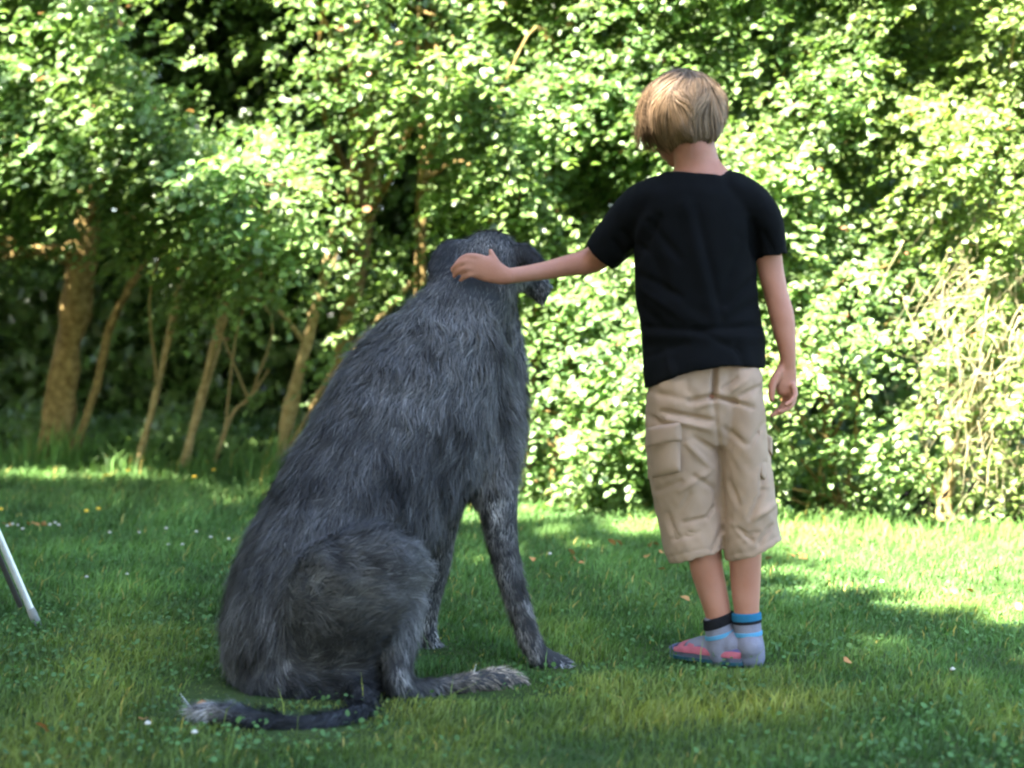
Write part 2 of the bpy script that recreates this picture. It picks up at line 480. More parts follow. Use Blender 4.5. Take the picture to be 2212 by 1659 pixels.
def sprays(anchor, length, k, size, rng, droop=.35, out=(-.45, -.75, 0), warm=0.0):
    """a twig with k leaves from each anchor"""
    n = len(anchor)
    td = nrm(np.array(out) + rng.normal(size=(n, 3)) * np.array([.9, .5, .35]) + [0, 0, -droop])
    up = nrm(np.array([0, 0, 1.0]) * .75 + SUNV * .9 + rng.normal(size=(n, 3)) * .25)
    sd = nrm(np.cross(td, up))
    u = (np.arange(k) + .5) / k
    pos = anchor[:, None, :] + td[:, None, :] * (u[None, :, None] * length[:, None, None])
    pos = pos + np.array([0, 0, -1.0]) * (u ** 2)[None, :, None] * length[:, None, None] * .3
    sg = np.where(np.arange(k) % 2 == 0, 1.0, -1.0)
    d = td[:, None, :] * .55 + sd[:, None, :] * sg[None, :, None] * .85 + rng.normal(size=(n, k, 3)) * .28 + np.array([0, 0, -.22])
    nn = up[:, None, :] + rng.normal(size=(n, k, 3)) * .38
    pos = pos.reshape(-1, 3) + rng.normal(size=(n * k, 3)) * .006
    sz = np.repeat(size, k) * (.7 + .5 * rng.random(n * k))
    t = 1 + .3 * rng.normal(size=(n, 1)); t = np.repeat(np.clip(t, .4, 1.6), k, 0)
    c = np.ones((n * k, 3)) * t * (.85 + .3 * rng.random((n * k, 1)))
    cool = np.repeat(np.clip(.5 + .5 * fnoise(anchor, .4, 9), 0, 1)[:, None], k, 0)
    c = c * (1 - cool * np.array([.18, .04, -.12]))
    yel = rng.random((n * k, 1)) * .35 + warm
    c = c * (1 - yel) + yel * np.array([1.7, 1.2, .9]) * t
    old = rng.random(n * k) < .004
    c[old] = np.array([2.4, .75, 1.3])
    return leaves(pos, d.reshape(-1, 3), nn.reshape(-1, 3), sz, c)

# how much lit foliage stands at the edge of the wood, column by column, row by row (every 138 px)
GRID = np.array([
 [7,8,3,2,3,4,6,8,8,8,7,8,8,8,9,9],
 [8,9,5,1,2,3,5,7,9,9,9,8,8,9,8,8],
 [9,9,8,6,4,2,3,5,8,9,9,8,8,7,6,6],
 [6,4.5,8,9,8,3,2,5,8,8,8,8,8,8,7,6],
 [1,.1,2.2,5.5,4.5,4,2,4,7,8,7,6,6,7,7,5],
 [1.5,.2,.5,.8,3,4,3,5,7,8,7,7,7,6,8,6],
 [2,.3,.3,.3,1,2.5,.6,3,7,8,8,6,3.5,4,6,6],
 [.6,.2,.3,.3,.5,.5,.3,2,7,9,8,6,4.5,6,7,6],
 [0,0,0,0,0,0,0,1,4,5,3,4,4,4,3,3],
 [0]*16], float)
def dens_at(x, y):
    gx = np.clip(x / 138.25 - .5, 0, 14.999); gy = np.clip(y / 138.25 - .5, 0, 8.999)
    i = gx.astype(int); j = gy.astype(int); fx = gx - i; fy = gy - j
    g = GRID
    return (g[j, i] * (1 - fx) + g[j, i + 1] * fx) * (1 - fy) + (g[j + 1, i] * (1 - fx) + g[j + 1, i + 1] * fx) * fy
def front_y(x, y):
    Yb = wall_y(x)
    s = np.clip((760 - y) / 450, 0, 1); s = s * s * (3 - 2 * s)
    b = np.where(x < 650, 1.5, np.where(x < 1100, 1.5 - (x - 650) / 450 * 1.85, -.35))
    rec = np.clip(1 - dens_at(x, y) / 5.5, 0, 1) * np.clip(y + 400, 0, 400) / 400
    return Yb - s * b * (1 - rec) + rec * 1.0

# the plants of the edge: owner point in the frame, column and depth of the foot, stem widths ...
PL = [
 # name, (owner x, y), stem path [(x, y, Y, halfwidth px)...], bark, label, category, group
 ('broad_tree', (150, 230), [(110, 1030, 9.55, 36), (135, 850, 9.55, 31), (165, 650, 9.5, 30), (195, 420, 9.45, 30), (215, 250, 9.3, 27), (225, -300, 9.2, 24)], 'bark', 'thickest tree at left, mottled trunk under overhanging leafy boughs', 'tree'),
 ('slim_tree', (330, 560), [(140, 1030, 9.4, 13), (205, 850, 9.4, 11), (240, 700, 9.35, 10), (320, 550, 9.2, 9), (370, 380, 9, 7)], 'bark', 'slim brown stem rising just right of the thickest trunk', 'tree'),
 ('slim_tree', (430, 400), [(283, 1042, 9.1, 11), (330, 880, 9.1, 10), (362, 740, 9.05, 9), (393, 590, 9.0, 8), (430, 400, 8.8, 6)], 'barkpale', 'pale slender stem with its foot in long grass, sunlit high up', 'tree'),
 ('slim_tree', (545, 380), [(393, 1030, 9.05, 13), (425, 900, 9.05, 12), (452, 800, 9.0, 12), (480, 690, 9.0, 10), (510, 560, 8.9, 9), (560, 400, 8.8, 6)], 'barkpale', 'light brown stem leaning right, midway between thick trunk and dog', 'tree'),
 ('slim_tree', (640, 700), [(455, 1030, 8.95, 7), (480, 950, 8.95, 6), (505, 890, 8.95, 6), (536, 862, 8.9, 5), (580, 800, 8.8, 4)], 'barkpale', 'thin curved bare sapling bending right above the long grass', 'sapling'),
 ('slim_tree', (715, 520), [(585, 1050, 8.9, 20), (612, 950, 8.9, 18), (628, 880, 8.85, 17), (650, 780, 8.8, 15), (682, 670, 8.75, 13), (720, 500, 8.6, 10)], 'barkpale', 'sturdy leaning stem nearest the back of the dog', 'tree'),
 ('slim_tree', (830, 640), [(600, 1045, 9.0, 10), (650, 925, 9.0, 9), (725, 800, 8.95, 9), (800, 710, 8.9, 8), (900, 600, 8.8, 6)], 'barkpale', 'strongly slanting stem crossing behind the back of the dog', 'tree'),
 ('dark_tree', (700, 130), [(690, 1060, 9.8, 22), (750, 700, 9.8, 20), (795, 400, 9.8, 19), (825, 0, 9.8, 17), (830, -300, 9.7, 14)], 'bark', 'dark brown upright tree standing back in shadow above the dog', 'tree'),
 ('dark_tree', (980, 300), [(860, 1080, 9.2, 14), (900, 700, 9.2, 13), (915, 400, 9.2, 12), (925, 220, 9.2, 10), (935, 0, 9.2, 8)], 'bark', 'narrow dark stem with lit leaves straight above the dog head', 'tree'),
 ('hazel_shrub', (1230, 130), [(1130, 1130, 8.2, 12), (1160, 700, 8.2, 10), (1210, 300, 8.0, 7), (1240, 0, 7.8, 5)], 'bark', 'bright leafy shrub top left of the head of the boy', 'shrub'),
 ('hazel_shrub', (1270, 560), [(1180, 1130, 7.9, 11), (1220, 850, 7.9, 9), (1270, 560, 7.7, 6)], 'bark', 'sunlit shrub behind the outstretched arm', 'shrub'),
 ('hazel_shrub', (1270, 900), [(1250, 1140, 7.6, 9), (1265, 1000, 7.6, 7), (1280, 850, 7.5, 5)], 'bark', 'low sunny shrub filling the gap between dog and boy', 'shrub'),
 ('hazel_shrub', (1720, 130), [(1600, 1150, 7.9, 12), (1650, 600, 7.8, 10), (1720, 100, 7.5, 6)], 'bark', 'tall pale green shrub above the right shoulder of the boy', 'shrub'),
 ('hazel_shrub', (1820, 560), [(1760, 1150, 7.6, 11), (1800, 800, 7.5, 9), (1830, 560, 7.4, 6)], 'bark', 'dense sunlit shrub beside the hanging arm of the boy', 'shrub'),
 ('hazel_shrub', (1830, 960), [(1810, 1160, 7.2, 9), (1830, 1050, 7.2, 7), (1850, 930, 7.1, 5)], 'bark', 'low shrub with dark hollow beneath, right of the tan shorts', 'shrub'),
 ('hazel_shrub', (2100, 250), [(2050, 1180, 7.6, 16), (2080, 700, 7.5, 14), (2110, 200, 7.2, 9)], 'barkpale', 'tall leafy shrub filling the top right corner', 'shrub'),
 ('hazel_shrub', (2080, 850), [(2060, 1180, 7.0, 22), (2040, 1100, 7.0, 18), (2070, 950, 6.9, 12), (2110, 800, 6.8, 8)], 'barkpale', 'low shrub with pale stubby trunk at the right edge', 'shrub'),
]
owners = np.array([p[1] for p in PL], float)
rng = np.random.default_rng(21)
def sample_front(n, x0, x1, y0, y1, kk, rng):
    x = x0 + (x1 - x0) * rng.random(n); y = y0 + (y1 - y0) * rng.random(n)
    d = dens_at(x, y)
    p0 = VA(x, y, np.full(n, 8.0))
    cl = fnoise(p0, .30, 3) * 3.2 + fnoise(p0, .6, 8) * 2.2     # clumps
    keep = rng.random(n) < np.clip((d + cl * np.where(d > 7.5, .62, d / 9)) / 9.0, 0, 1) ** 1.75
    return x[keep], y[keep]
cx, cy = sample_front(36000, -1300, 2470, -230, 1240, 1, rng)
cY = front_y(cx, cy) + np.abs(rng.normal(0, .38, len(cx))) - .1
# bulges of the foliage: boughs that stand proud
cY -= .35 * fnoise(VA(cx, cy, np.full(len(cx), 8.0)), .45, 5)
anch = VA(cx, cy, cY)
ok = anch[:, 2] > .06
anch, cx, cy = anch[ok], cx[ok], cy[ok]
jx = cx + rng.normal(0, 70, len(cx)); jy = cy + rng.normal(0, 60, len(cx))
own = np.argmin((jx[:, None] - owners[None, :, 0]) ** 2 + (jy[:, None] - owners[None, :, 1]) ** 2, 1)
# mid layer, behind, in the shade of the front one
n = 2400
mx = rng.random(n) * 2700 - 250; my = rng.random(n) * 1330 - 230
mY = front_y(mx, my) + .9 + rng.random(n) * 1.6 + np.where((mx < 1000) & (my > 450), .7, 0)
mp = VA(mx, my, mY); dm = fnoise(mp, .5, 2)
ok = (mp[:, 2] > .15) & (dm + rng.normal(0, .5, n) > -.1) & ~((mx < 1000) & (my > 600) & (rng.random(n) < .93))
mp, mx, my = mp[ok], mx[ok], my[ok]
mown = np.argmin(((mx[:, None] + rng.normal(0, 60, (len(mx), 1))) - owners[None, :, 0]) ** 2 + (my[:, None] - owners[None, :, 1]) ** 2, 1)
for k, (name, ow, path, bark, label, cat) in enumerate(PL):
    foot = V(*path[0][:3]); foot[2] = 0
    path = [(p[0], p[1], foot[1] + (p[2] - path[0][2]), p[3]) for p in path]
    # put the foot on the ground
    grp = {'slim_tree': 'slender leaning stems at the edge of the wood', 'dark_tree': 'dark trees further back', 'hazel_shrub': 'sunlit shrubs at the edge of the wood'}.get(name)
    root = empty(name, tuple(foot), label, cat, grp)
    r2 = np.random.default_rng(100 + k)
    rows = vt([(p[0], p[1], p[2], p[3] * (.82 if name == 'slim_tree' else 1)) for p in path]); rows = [[foot[0] + (rows[0][0] - foot[0]), rows[0][1], -.08, rows[0][3] * 1.25, rows[0][4] * 1.25]] + rows
    sh = Shell(); tube_w(sh, rows, seg=12, sub=7, caps=(0, 1))
    me = sh.mesh('trunk'); co = coords(me); no = normals(me)
    wr = np.interp(co[:, 2], [0, 3], [rows[0][3], rows[-1][3]])[:, None]
    co += no * wr * (.22 * fnoise(co * [1, 1, .4], .09, 4)[:, None] + .12 * fnoise(co, .04, 1)[:, None]); setco(me, co)
    me.polygons.foreach_set("use_smooth", np.ones(len(me.polygons), dtype=bool))
    wrap(me, 'trunk', M[bark], root)
    sel = anch[own == k]
    # branches reaching into the foliage
    R = np.array(rows)[:, :3]
    nb = 9 if name != 'slim_tree' else 3
    for b_ in range(nb if len(sel) > 10 else 0):
        tgt = sel[r2.integers(len(sel))]
        zt = tgt[2]
        u = r2.uniform(.4, .98); j = min(int(u * (len(R) - 1)), len(R) - 2)
        st = R[j] + (R[j + 1] - R[j]) * (u * (len(R) - 1) - j)
        mid = (st + tgt) / 2 + r2.normal(size=3) * .1 + [0, 0, .12]
        sh = Shell(); rr = rows[-1][3] * .55 + .003
        tube_w(sh, [[*st, rr, rr], [*mid, rr * .6, rr * .6], [*tgt, .003, .003]], seg=6, sub=4, caps=(0, 1))
        wrap(sh.mesh('branch'), 'branch', M[bark], root)
    L = .16 + .14 * r2.random(len(sel))
    sx, sy = view(sel)
    fine = np.interp(sx, [0, 900, 1500, 2212], [.98, .92, .78, .68])
    v1, f1, c1 = sprays(sel, L * fine, 11, (.036 + .018 * r2.random(len(sel))) * fine, r2, warm=.25 if ow[0] > 1900 else .0)
    m_ = mp[mown == k]
    if len(m_):
        v2, f2, c2 = sprays(m_, .2 + .15 * r2.random(len(m_)), 10, .05 + .015 * r2.random(len(m_)), r2)
        v1 = np.concatenate([v1, v2]); f1 = np.concatenate([f1, f2 + len(v1) - len(v2)]); c1 = np.concatenate([c1, c2])
    fo = obj_from('foliage', v1, f1, M['leaf'], root, tint=c1, smooth=False); fo["kind"] = "stuff"

# the canopy above and the deep wood behind: one mass that reads as darkness between the stems
DV = np.array([[0, 0, 0], [.45, .34, .1], [1, 0, 0], [.45, -.34, .1]]); DF = np.array([[0, 2, 1], [0, 3, 2]])
def leaves2(pos, d, nn, size, tint):
    d = nrm(d); nn = nrm(nn - d * (nn * d).sum(1, keepdims=True)); s = np.cross(nn, d)
    v = pos[:, None, :] + size[:, None, None] * (DV[None, :, 0:1] * d[:, None, :] + DV[None, :, 1:2] * s[:, None, :] + DV[None, :, 2:3] * nn[:, None, :])
    n = len(pos); f = (np.arange(n)[:, None, None] * 4 + DF[None]).reshape(-1, 3)
    return v.reshape(-1, 3), f, np.repeat(tint, 4, 0)
def blob_leaves(n, fn, size, rng, bright=1.0):
    p = fn(n, rng)
    n = len(p)
    d = rng.normal(size=(n, 3)); nn = rng.normal(size=(n, 3)) * .6 + [-.2, -.3, .8]
    return leaves2(p, d, nn, size * (.7 + .6 * rng.random(n)), np.ones((n, 3)) * bright * (.8 + .4 * rng.random((n, 1))))
def canopy(n, rng):
    x = rng.random(n) * 5600 - 2400; z = 3.0 + rng.random(n) ** .9 * 4.2
    Y = wall_y(x) + .1 + rng.random(n) * 1.6 + (z - 3) * .1
    X = (x - 1106) / FX * Y
    return np.stack([X, Y, z], 1)
def shade_overhang(n, rng):  # unseen leaf slab above the frame, added to shade the foliage behind
    u = rng.random(n); X = -8 + 7.4 * rng.random(n)
    return np.stack([X, 7.9 + 1.7 * u + rng.normal(0, .1, n) - .25 * np.minimum(X + 1.5, 0), 3.55 + 1.1 * rng.random(n) + .25 * fnoise(np.stack([X, u, u], 1), .5, 2)], 1)
def deep(n, rng):
    x = rng.random(n) * 4400 - 1100
    Y = wall_y(x) + 3.8 + rng.random(n) ** .7 * 4
    X = (x - 1106) / FX * Y; z = rng.random(n) * 7
    return np.stack([X, Y, z], 1)
def deeper(n, rng):
    x = rng.random(n) * 4800 - 1300
    Y = wall_y(x) + 9 + rng.random(n) * 4
    return np.stack([(x - 1106) / FX * Y, Y, rng.random(n) * 8.5], 1)
def undergrowth(n, rng):
    x = rng.random(n) * 4000 - 900
    Y = wall_y(x) + .7 + rng.random(n) ** 1.3 * 5
    return np.stack([(x - 1106) / FX * Y, Y, .03 + rng.random(n) ** 1.5 * (.10 + .06 * np.sin(x * .02))], 1)
def roof(n, rng):
    x = rng.random(n) * 5400 - 2100
    Y = wall_y(x) + .3 + rng.random(n) * 9.5
    X = (x - 1106) / FX * Y; z = 5.2 + rng.random(n) * 1.6
    return np.stack([X, Y, z], 1)
V_, F_, C_ = [], [], []; o_ = 0
rng = np.random.default_rng(77)
for fn, n, s in ((shade_overhang, 42000, .18), (canopy, 62000, .2), (deep, 150000, .135), (deeper, 45000, .34), (undergrowth, 26000, .075), (roof, 42000, .28)):
    v, f, c = blob_leaves(n, fn, s, rng)
    V_.append(v); F_.append(f + o_); C_.append(c); o_ += len(v)
wood = obj_from('woodland', np.concatenate(V_), np.concatenate(F_), M['leaf'], tint=np.concatenate(C_), smooth=False)
tag(wood, 'deep shaded woodland behind and above the trees at the edge', 'woodland', kind='stuff')

# tangle of dead twigs and dry grass at the right edge
rng = np.random.default_rng(9)
def strands(root, d, L, wd, seg, rng, grav, curl=.15):
    n = len(root)
    side = nrm(np.cross(d, rng.normal(size=(n, 3))))
    p = root.copy(); dd = nrm(d); vs = []
    for k in range(seg + 1):
        wk = (wd * (1 - k / (seg + .4)))[:, None]
        vs.append(p - side * wk / 2); vs.append(p + side * wk / 2)
        p = p + dd * (L / seg)[:, None]
        dd = nrm(dd + np.array([0, 0, -grav]) / seg + rng.normal(size=(n, 3)) * curl)
    v = np.stack(vs, 1).reshape(-1, 3)
    k2 = (seg + 1) * 2; o = np.arange(n)[:, None] * k2
    f = np.concatenate([np.concatenate([o + [2 * k, 2 * k + 1, 2 * k + 3], o + [2 * k, 2 * k + 3, 2 * k + 2]]) for k in range(seg)])
    return v, f, k2
n = 420
cxy = np.array([(2080, 640), (2170, 900), (2120, 480), (2020, 600), (2170, 1020), (2130, 760), (2190, 700), (2050, 900), (2190, 560)])
kk = rng.integers(len(cxy), size=n)
xx = cxy[kk, 0] + rng.normal(0, 55, n); yy = cxy[kk, 1] + rng.normal(0, 70, n)
root = VA(xx, yy, front_y(xx, yy) + .08 + rng.normal(0, .12, n))
d = rng.normal(size=(n, 3)) * .45 + [-.25, -.2, -.8]
v, f, k2 = strands(root, d, .12 + .25 * rng.random(n), .002 + .0025 * rng.random(n), 5, rng, .35)
tw = obj_from('twig_tangle', v, f, M['deadtwig'], tint=np.repeat((.6 + .8 * rng.random((n, 1))) * np.array([1, 1, .95]), k2, 0), smooth=False)
tag(tw, 'tangle of pale dry twigs hanging over the shrubs at right', 'dead twigs', kind='stuff')

# tall grass stems with seed heads along the edge
rng = np.random.default_rng(19)
sv = [(2, 995), (25, 960), (190, 985), (262, 1000), (345, 1010), (358, 985), (472, 990), (505, 980), (520, 960), (545, 1000), (560, 1020), (1215, 1090), (1245, 1080), (1262, 1095),
      (1390, 1090), (1335, 1100), (1365, 1095), (1945, 1125), (1958, 1110), (1992, 1125), (2035, 1130), (1985, 1110), (2090, 1140), (2135, 1150)]
for k, (x, y) in enumerate(sv):
    Y = float(edge_y(np.array([(x - 1106) / FX * wall_y(x)]))[0]) - .05
    tip = V(x, y, Y); foot = tip + np.array([-.04 - .05 * rng.random(), .02, 0]); foot[2] = 0
    if tip[2] < .08: tip[2] = .1 + .08 * rng.random()
    r = empty('grass_stem', tuple(foot), 'tall grass stem with pale seed head at wood edge ' + ('left of the dog' if x < 700 else 'between the dog and the child' if x < 1500 else 'right of the child'), 'grass stem', 'seeding grass stems along the wood')
    sh = Shell(); m = (foot + tip) / 2 + [-.015, 0, 0]
    tube_w(sh, [[*foot, .0014, .0014], [*m, .0012, .0012], [*tip, .001, .001]], seg=5, sub=3)
    wrap(sh.mesh('stem'), 'stem', M['stem'], r)
    sh = Shell(); d = nrm(tip - m); s0 = tip - d * .005
    tube_w(sh, [[*s0, .002, .002], [*(s0 + d * .015), .007, .007], [*(s0 + d * .035), .005, .005], [*(s0 + d * .05), .001, .001]], seg=6, sub=3)
    wrap(sh.mesh('seed_head'), 'seed_head', M['deadtwig'], r)

# trees behind the photographer whose crowns shade the lawn
rng = np.random.default_rng(31)
SHADE_OFF = 0.16
for k, q_ in enumerate((-16.5, -13.9, -11.3, -8.7, -6.1, -3.5, -.9, 1.7, 4.3, 6.9)):
    # boundary of the shade on the lawn, measured along the light
    Hq = 5.26 - .30 * (q_ + 3.46) + (0, 0, -.3, -.3, -.12, .05, -.05, -.1, 0, 0)[k] + SHADE_OFF
    c = np.array([HX, HY, 0]) * (Hq - 8.35) + np.array([HY, -HX, 0]) * q_
    rr = np.array([2.3, 2.3, 3.9]); c[2] = 5.6
    ft = c.copy(); ft[2] = 0
    r = empty('shade_tree', tuple(ft), 'leafy tree outside the view that shades the lawn', 'tree', 'shade trees behind the camera')
    sh = Shell(); tube_w(sh, [[ft[0], ft[1], -.1, .2, .2], [ft[0] + .1, ft[1], 2.5, .14, .14], [ft[0], ft[1] + .1, 7, .05, .05]], seg=10, sub=4)
    wrap(sh.mesh('trunk'), 'trunk', M['bark'], r)
    n = 17000
    d = rng.normal(size=(n, 3)); d /= (np.abs(d) ** 4).sum(1, keepdims=True) ** .25; rad = rng.random(n) ** .45
    p = c + d * rad[:, None] * rr * (1 + .07 * fnoise(d + k, .5, 3)[:, None])
    v, f, t_ = leaves2(p, rng.normal(size=(n, 3)), rng.normal(size=(n, 3)), .31 * (.7 + .6 * rng.random(n)), np.ones((n, 3)))
    fo = obj_from('foliage', v, f, M['leaf'], r, tint=t_, smooth=False); fo["kind"] = "stuff"

# ------------------------------------------------------------------ flowers, fallen leaves
def flower(x, y, mat, label, cat, grp, size, hgt):
    Y = GY(y + hgt * FX / 5); p = V(x, y, Y)
    Yf = Y; foot = (p[0], Yf, 0)
    if y < 1095: label = label.replace('in the', 'by the trees in the')
    elif x < 140: label += ' near the metal pole'
    elif x < 600: label += ' left of the dog'
    else: label += ' near the child' if x < 1700 else ' at the right of the lawn'
    r = empty('lawn_flower' if mat == 'white' else 'yellow_flower', foot, label, cat, grp)
    h = max(p[2], .03)
    sh = Shell(); tube_w(sh, [[p[0], Yf, 0, .0012, .0012], [p[0] + .002, Yf, h, .001, .001]], seg=5, sub=2)
    wrap(sh.mesh('stem'), 'stem', M['stem'], r)
    sh = Shell(); 
    for a in range(7):
        an = a * 2 * PI / 7
        ball(sh, (p[0] + math.cos(an) * size * .5, Yf + math.sin(an) * size * .5, h), (size * .45, size * .45, size * .35), seg=8)
    ball(sh, (p[0], Yf, h + size * .25), (size * .6, size * .6, size * .45), seg=8)
    wrap(sh.mesh('petals'), 'petals', M[mat], r)
WF = [(16, 1136), (27, 1132), (38, 1134), (49, 1142), (108, 1133), (119, 1129), (127, 1134), (359, 1141), (424, 1148), (363, 1176), (394, 1176), (187, 1246), (274, 1240), (237, 1150), (494, 1164), (420, 1593), (319, 1573), (1905, 1256), (1188, 1196), (2058, 1452), (300, 1150), (455, 1160)]
for x, y in WF:
    flower(x, y, 'white', 'small white clover flower in the grass', 'clover flower', 'white clover flowers in the lawn', .007, .03)
for x, y in [(187, 1104), (213, 1099), (277, 1016), (230, 1026), (231, 985), (445, 997), (462, 1015), (420, 1030), (2, 1100), (1500, 1108)]:
    flower(x, y, 'yellow', 'tiny yellow flower standing in the grass', 'yellow flower', 'yellow flowers in the grass', .011, .05)
rng = np.random.default_rng(4)
FL = [(10, 1150), (22, 1152), (63, 1151), (80, 1152), (95, 1151), (72, 1149), (1322, 1192), (1338, 1193), (1405, 1197), (1418, 1196), (1429, 1214), (1398, 1223), (1452, 1225), (1440, 1218), (1712, 1223), (1724, 1220), (1735, 1226), (2040, 1301), (2060, 1302), (2095, 1301), (2200, 1337), (1242, 1230), (1255, 1238), (1481, 1319), (1831, 1460), (1429, 1252), (100, 1615), (1150, 1230), (310, 1590), (430, 1560), (90, 1605), (1235, 1215), (1660, 1228)]
lt = None
for k, (x, y) in enumerate(FL):
    Y = GY(y); p = V(x, y, Y); p[2] = .035
    if lt is None:
        s_ = .032
        v, f, c = leaves(np.array([[-s_ / 2, 0, 0.]]), np.array([[1., 0, 0]]), np.array([[0, 0, 1.]]), np.array([s_]), np.ones((1, 3)))
        v = np.concatenate([v, v - [0, 0, .0015]]); f = np.concatenate([f, f[:, ::-1] + 6])
        lt = mesh_from('fallen_leaf', v, f, M['deadleaf'], smooth=False)
    o = bpy.data.objects.new('fallen_leaf', lt); link(o)
    o.location = p; o.rotation_euler = (rng.normal(0, .5), rng.normal(0, .4), rng.random() * 6); sc_ = rng.uniform(.6, 1.1); o.scale = (sc_,) * 3
    tag(o, 'orange brown fallen leaf lying on the grass ' + ('at the left edge by the pole' if x < 150 else 'left of the dog' if x < 500 else 'between the dog and the child' if x < 1480 else 'right of the child'), 'fallen leaf', 'fallen leaves on the lawn')

# metal pole at the left edge
ft = V(82, 1352, GY(1352)); tp = V(-75, 990, GY(1352) - .12)
r = empty('metal_pole', tuple(ft), 'slanting shiny metal tube with its foot in the grass at the left edge', 'metal pole')
sh = Shell(); d = tp - ft; up_ = ft + d * .08
tube_w(sh, [[*up_, .0095, .0095], [*((up_ + tp) / 2), .0095, .0095], [*tp, .0095, .0095], [*(tp + d * .9), .0095, .0095]], seg=20, sub=3)
wrap(sh.mesh('tube'), 'tube', M['metal'], r)
sh = Shell(); tube_w(sh, [[*(ft - d * .01), .0115, .0115], [*up_, .0115, .0115], [*(up_ + d * .02), .011, .011]], seg=20, sub=3)
wrap(sh.mesh('rubber_foot'), 'rubber_foot', M['rubber'], r)
sh = Shell(); o2 = np.array([-.028, .012, 0])
tube_w(sh, [[*(ft + d * .12 + o2), .008, .006], [*(tp + o2), .008, .006], [*(tp + d * .9 + o2), .008, .006]], seg=12, sub=3)  # thin near-black bar running parallel beside the tube
wrap(sh.mesh('dark_bar'), 'dark_bar', M['nearblack'], r)
# ------------------------------------------------------------------ the dog
dog = empty('dog', (float(V(700, 1500, 3.7)[0]), 3.72, 0), 'huge shaggy dark grey dog sitting on the lawn with its back to the camera', 'dog')
DOGSEG = []          # fur guides: p0, p1, radius, flow direction, strand length, colour
SLATE = np.array([.053, .053, .054]); MID = np.array([.105, .104, .102]); PALE = np.array([.21, .20, .195]); TAN = np.array([.27, .22, .17]); DARK = np.array([.016, .017, .02])
D = Shell()
def limb(pts, col, L, rev=False, bs=1.0, seg=24, add=True, cols=None, **kw):
    rows = vt(pts, bs)
    if add: tube_w(D, rows, seg=seg, sub=4, **kw)
    for i in range(len(rows) - 1):
        a, b = np.array(rows[i][:3]), np.array(rows[i + 1][:3])
        fl = nrm(b - a) * (-1 if rev else 1)
        rad = (rows[i][3] + rows[i + 1][3] + rows[i][4] + rows[i + 1][4]) / 4
        DOGSEG.append((a, b, rad, fl, L if not isinstance(L, (list, tuple)) else L[i], cols[i] if cols else col))
limb([(638, 1440, 3.80, 142, .14), (638, 1375, 3.80, 164, .155), (680, 1254, 3.83, 174, .155), (752, 1122, 3.90, 180, .15), (834, 990, 3.97, 184, .145),
      (908, 866, 4.03, 184, .14), (966, 762, 4.08, 152, .12), (1000, 685, 4.12, 107, .100), (1034, 622, 4.16, 82, .088), (1058, 570, 4.19, 74, .085)],
     SLATE, [.045, .05, .055, .055, .055, .058, .058, .05, .038], rev=True, cols=[SLATE, SLATE, SLATE, SLATE * 1.1, SLATE * 1.25, MID * .9, MID * .95, MID, MID])
# chest and shoulder
limb([(1010, 800, 4.12, 110, .10), (1022, 900, 4.10, 118, .12), (1040, 1000, 4.07, 85, .10)], MID, .06)
limb([(1080, 605, 4.2, 36), (1090, 690, 4.17, 32), (1098, 770, 4.13, 38), (1085, 850, 4.1, 50)], MID * .9, .045)
# head: skull, muzzle, beard
ball(D, V(1062, 572, 4.2), (.080, .095, .062)); ball(D, V(1074, 535, 4.21), (.038, .07, .038)); DOGSEG.append((V(1058, 530, 4.16), V(1050, 600, 4.12), .06, nrm(np.array([-.05, -.6, -.8])), .035, MID * 1.1))
limb([(1075, 575, 4.24, 60), (1118, 592, 4.32, 38), (1150, 606, 4.40, 26), (1166, 612, 4.43, 20)], MID, .025, bs=.9)
limb([(1145, 598, 4.34, 18, .018), (1160, 618, 4.35, 31, .022), (1168, 640, 4.35, 21, .016), (1171, 660, 4.35, 6, .008)], MID * 1.2, .018)
# ears
limb([(1002, 532, 4.15, 22, .014), (966, 546, 4.13, 28, .016), (943, 582, 4.11, 22, .013), (938, 612, 4.10, 9, .006)], DARK * .8, .03)
limb([(1104, 538, 4.17, 18, .014), (1136, 547, 4.14, 23, .016), (1158, 568, 4.11, 20, .012), (1164, 596, 4.10, 10, .007)], DARK * .8, .03)
# front legs
limb([(1060, 980, 4.05, 66, .07), (1074, 1080, 4.02, 46, .055), (1084, 1160, 4.0, 36), (1100, 1240, 3.99, 31), (1124, 1320, 3.985, 27), (1143, 1380, 3.98, 26), (1163, 1418, 3.98, 25)],
     MID, .028, cols=[MID, MID, MID * 1.1, MID * 1.2, PALE * .75, PALE * .75])
limb([(1158, 1412, 3.985, 25), (1185, 1428, 3.99, 25, .034), (1215, 1434, 4.0, 20, .036), (1232, 1437, 4.005, 13, .028)], PALE, .02, cols=[PALE * .8, PALE * 1.3, PALE * 2.2])
limb([(985, 990, 4.20, 60, .06), (955, 1120, 4.21, 40), (940, 1230, 4.21, 32), (924, 1300, 4.21, 28), (922, 1350, 4.215, 24), (926, 1380, 4.215, 23)], MID, .025, cols=[MID, MID, MID, MID, PALE * .7])
limb([(925, 1378, 4.22, 23), (932, 1392, 4.22, 20, .03), (945, 1398, 4.22, 14, .028)], PALE, .02, cols=[PALE, PALE * 1.8])
